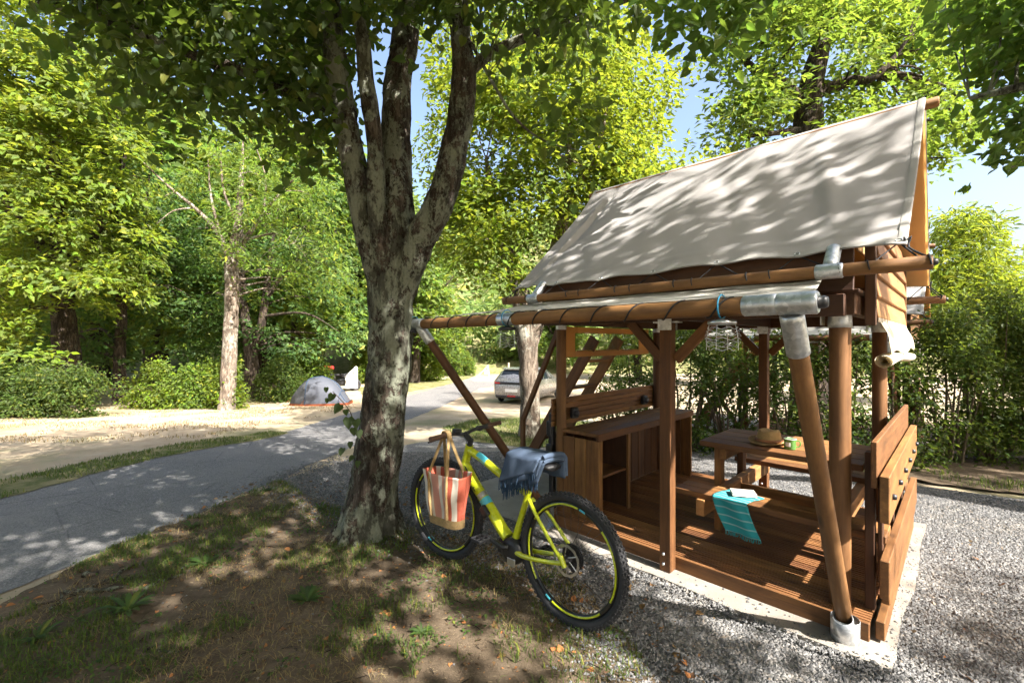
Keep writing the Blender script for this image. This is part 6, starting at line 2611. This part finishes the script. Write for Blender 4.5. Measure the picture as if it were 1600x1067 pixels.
# low herbs between the grass
rs = np.random.RandomState(103)
N = 26000
P = np.stack([rs.uniform(-3.15, .7, N), 1.6 + 3.5 * rs.rand(N) ** 1.2], 1)
P = P[inside(DIRT, P)]
P = P[patchy(P, 2.6, .16, 44.0)]
Z = np.array([relief_z(x, y) for x, y in P]) + .004 + .028 * rs.rand(len(P))
n = len(P)
nr = np.column_stack([rs.normal(0, .45, (n, 2)), np.ones(n)])
me = leaf_mesh('ground_herbs', np.column_stack([P, Z]), nr, rs.normal(0, 1, (n, 3)), .010 + .024 * rs.rand(n) ** 2, 'simple', M['weed'])
o = bpy.data.objects.new('ground_herbs', me)
C.objects.link(o)
tag(o, 'low green herbs among the grass of the bank', 'plants', kind='stuff')
# twigs and stalks lying about
mb = MB()
for q in range(420):
    x, y = rs.uniform(-3.0, .6), rs.uniform(1.9, 4.9)
    if not inside(DIRT, np.array([(x, y)]))[0]:
        continue
    a = rs.rand() * PI
    L = .03 + .10 * rs.rand() ** 2
    p0 = Vector((x, y, relief_z(x, y) + .004))
    e = Vector((x + L * math.cos(a), y + L * math.sin(a), 0))
    e.z = relief_z(e.x, e.y) + .005
    mb.tube([p0, p0.lerp(e, .5) + Vector((rs.normal(0, .006), rs.normal(0, .006), .004)), e], [.0018, .0022, .0010], 5, False)
o = mb.build('twig_litter', M['bark_dark'])
tag(o, 'small twigs lying on the earth bank', 'twigs', kind='stuff')

# broad-leaved weeds
WEEDS = [(480, 948, 1.0, 'broad-leaved weed clump left of the bare earth in the foreground'), (200, 965, 1.15, 'big dandelion-like weed beside the sticks'), (320, 890, .9, 'dark leafy weed between the sticks and the tree'),
         (60, 1010, .8, 'leafy weed at the lower left picture edge'), (500, 800, .7, 'leafy weed left of the big trunk foot'), (395, 985, .6, 'spiky dark grass tuft on the bare earth'), (415, 770, .6, 'small leafy weed by the road edge near the trunk'),
         (660, 1000, .6, 'small weed left of the rear wheel'), (300, 830, .7, 'low weed on the road edge')]
rs = np.random.RandomState(101)
for i, (px, py, s, lab) in enumerate(WEEDS):
    b = gpx(px, py)
    z = relief_z(b.x, b.y) - .005
    wd = thing('weed_plant', lab, 'weed', (b.x, b.y, z), rs.rand() * 6)
    nl = 34
    mb = MB()
    for k in range(nl):
        a = rs.rand() * 2 * PI
        L = s * rs.uniform(.06, .16)
        up_ = rs.uniform(.35, 1.1)
        w = L * (.09 if i != 5 else .025)
        d = Vector((math.cos(a), math.sin(a), 0))
        sd = Vector((-d.y, d.x, 0))
        pts = []
        for t in (0, .3, .6, .85, 1.0):
            r_ = L * t
            pts.append(d * (r_ * .85) + Vector((0, 0, L * up_ * (t - .55 * t * t))))
        ws = [w * .25, w * .8, w * 1.0, w * .6, 0.001]
        v = []
        for p_, q_ in zip(pts, ws):
            v += [p_ - sd * q_ + Vector((0, 0, q_ * .3)), p_, p_ + sd * q_ + Vector((0, 0, q_ * .3))]
        mb.add(v, [f for j in range(4) for f in ((3 * j, 3 * j + 1, 3 * j + 4, 3 * j + 3), (3 * j + 1, 3 * j + 2, 3 * j + 5, 3 * j + 4))], 0, True)
    mb.build('leaves', M['weed'], wd)

# sticks and bark
STICKS = [(140, 925, 265, 900, .010, 'long thin stick across the bark pile on the bank'), (100, 935, 190, 930, .016, 'thick bark strip at the left of the stick pile'), (85, 962, 102, 938, .013, 'short upright-lying stick at the lower edge of the pile'),
          (160, 920, 205, 895, .014, 'bark strip in the middle of the stick pile'), (50, 955, 120, 942, .008, 'thin twig at the lower left of the pile'), (235, 1022, 280, 1027, .009, 'single dark stick on the bare earth'),
          (195, 942, 285, 905, .012, 'dark branch on the right side of the pile'), (420, 805, 455, 795, .010, 'short stick near the trunk foot on the left'), (130, 908, 150, 905, .022, 'stubby piece of wood at the top of the pile')]
rs = np.random.RandomState(7)
for (xa, ya, xb, yb, r, lab) in STICKS:
    a, b = gpx(xa, ya), gpx(xb, yb)
    pts = []
    for k in range(6):
        t = k / 5
        q = a.lerp(b, t) + Vector((rs.normal(0, .012), rs.normal(0, .012), 0))
        q.z = relief_z(q.x, q.y) + r * .6
        pts.append(q - a)
    mb = MB()
    pp_, rr_ = catmull(pts, 3, [r * .7, r, r * .95, r * .8, r * .7, r * .4])
    mb.tube(pp_, rr_, 8, jit=bark_jit(60, .3))
    o = mb.build('stick', M['bark'], None, Matrix.Translation(a))
    tag(o, lab, 'stick', 'sticks and bark on the earth bank')
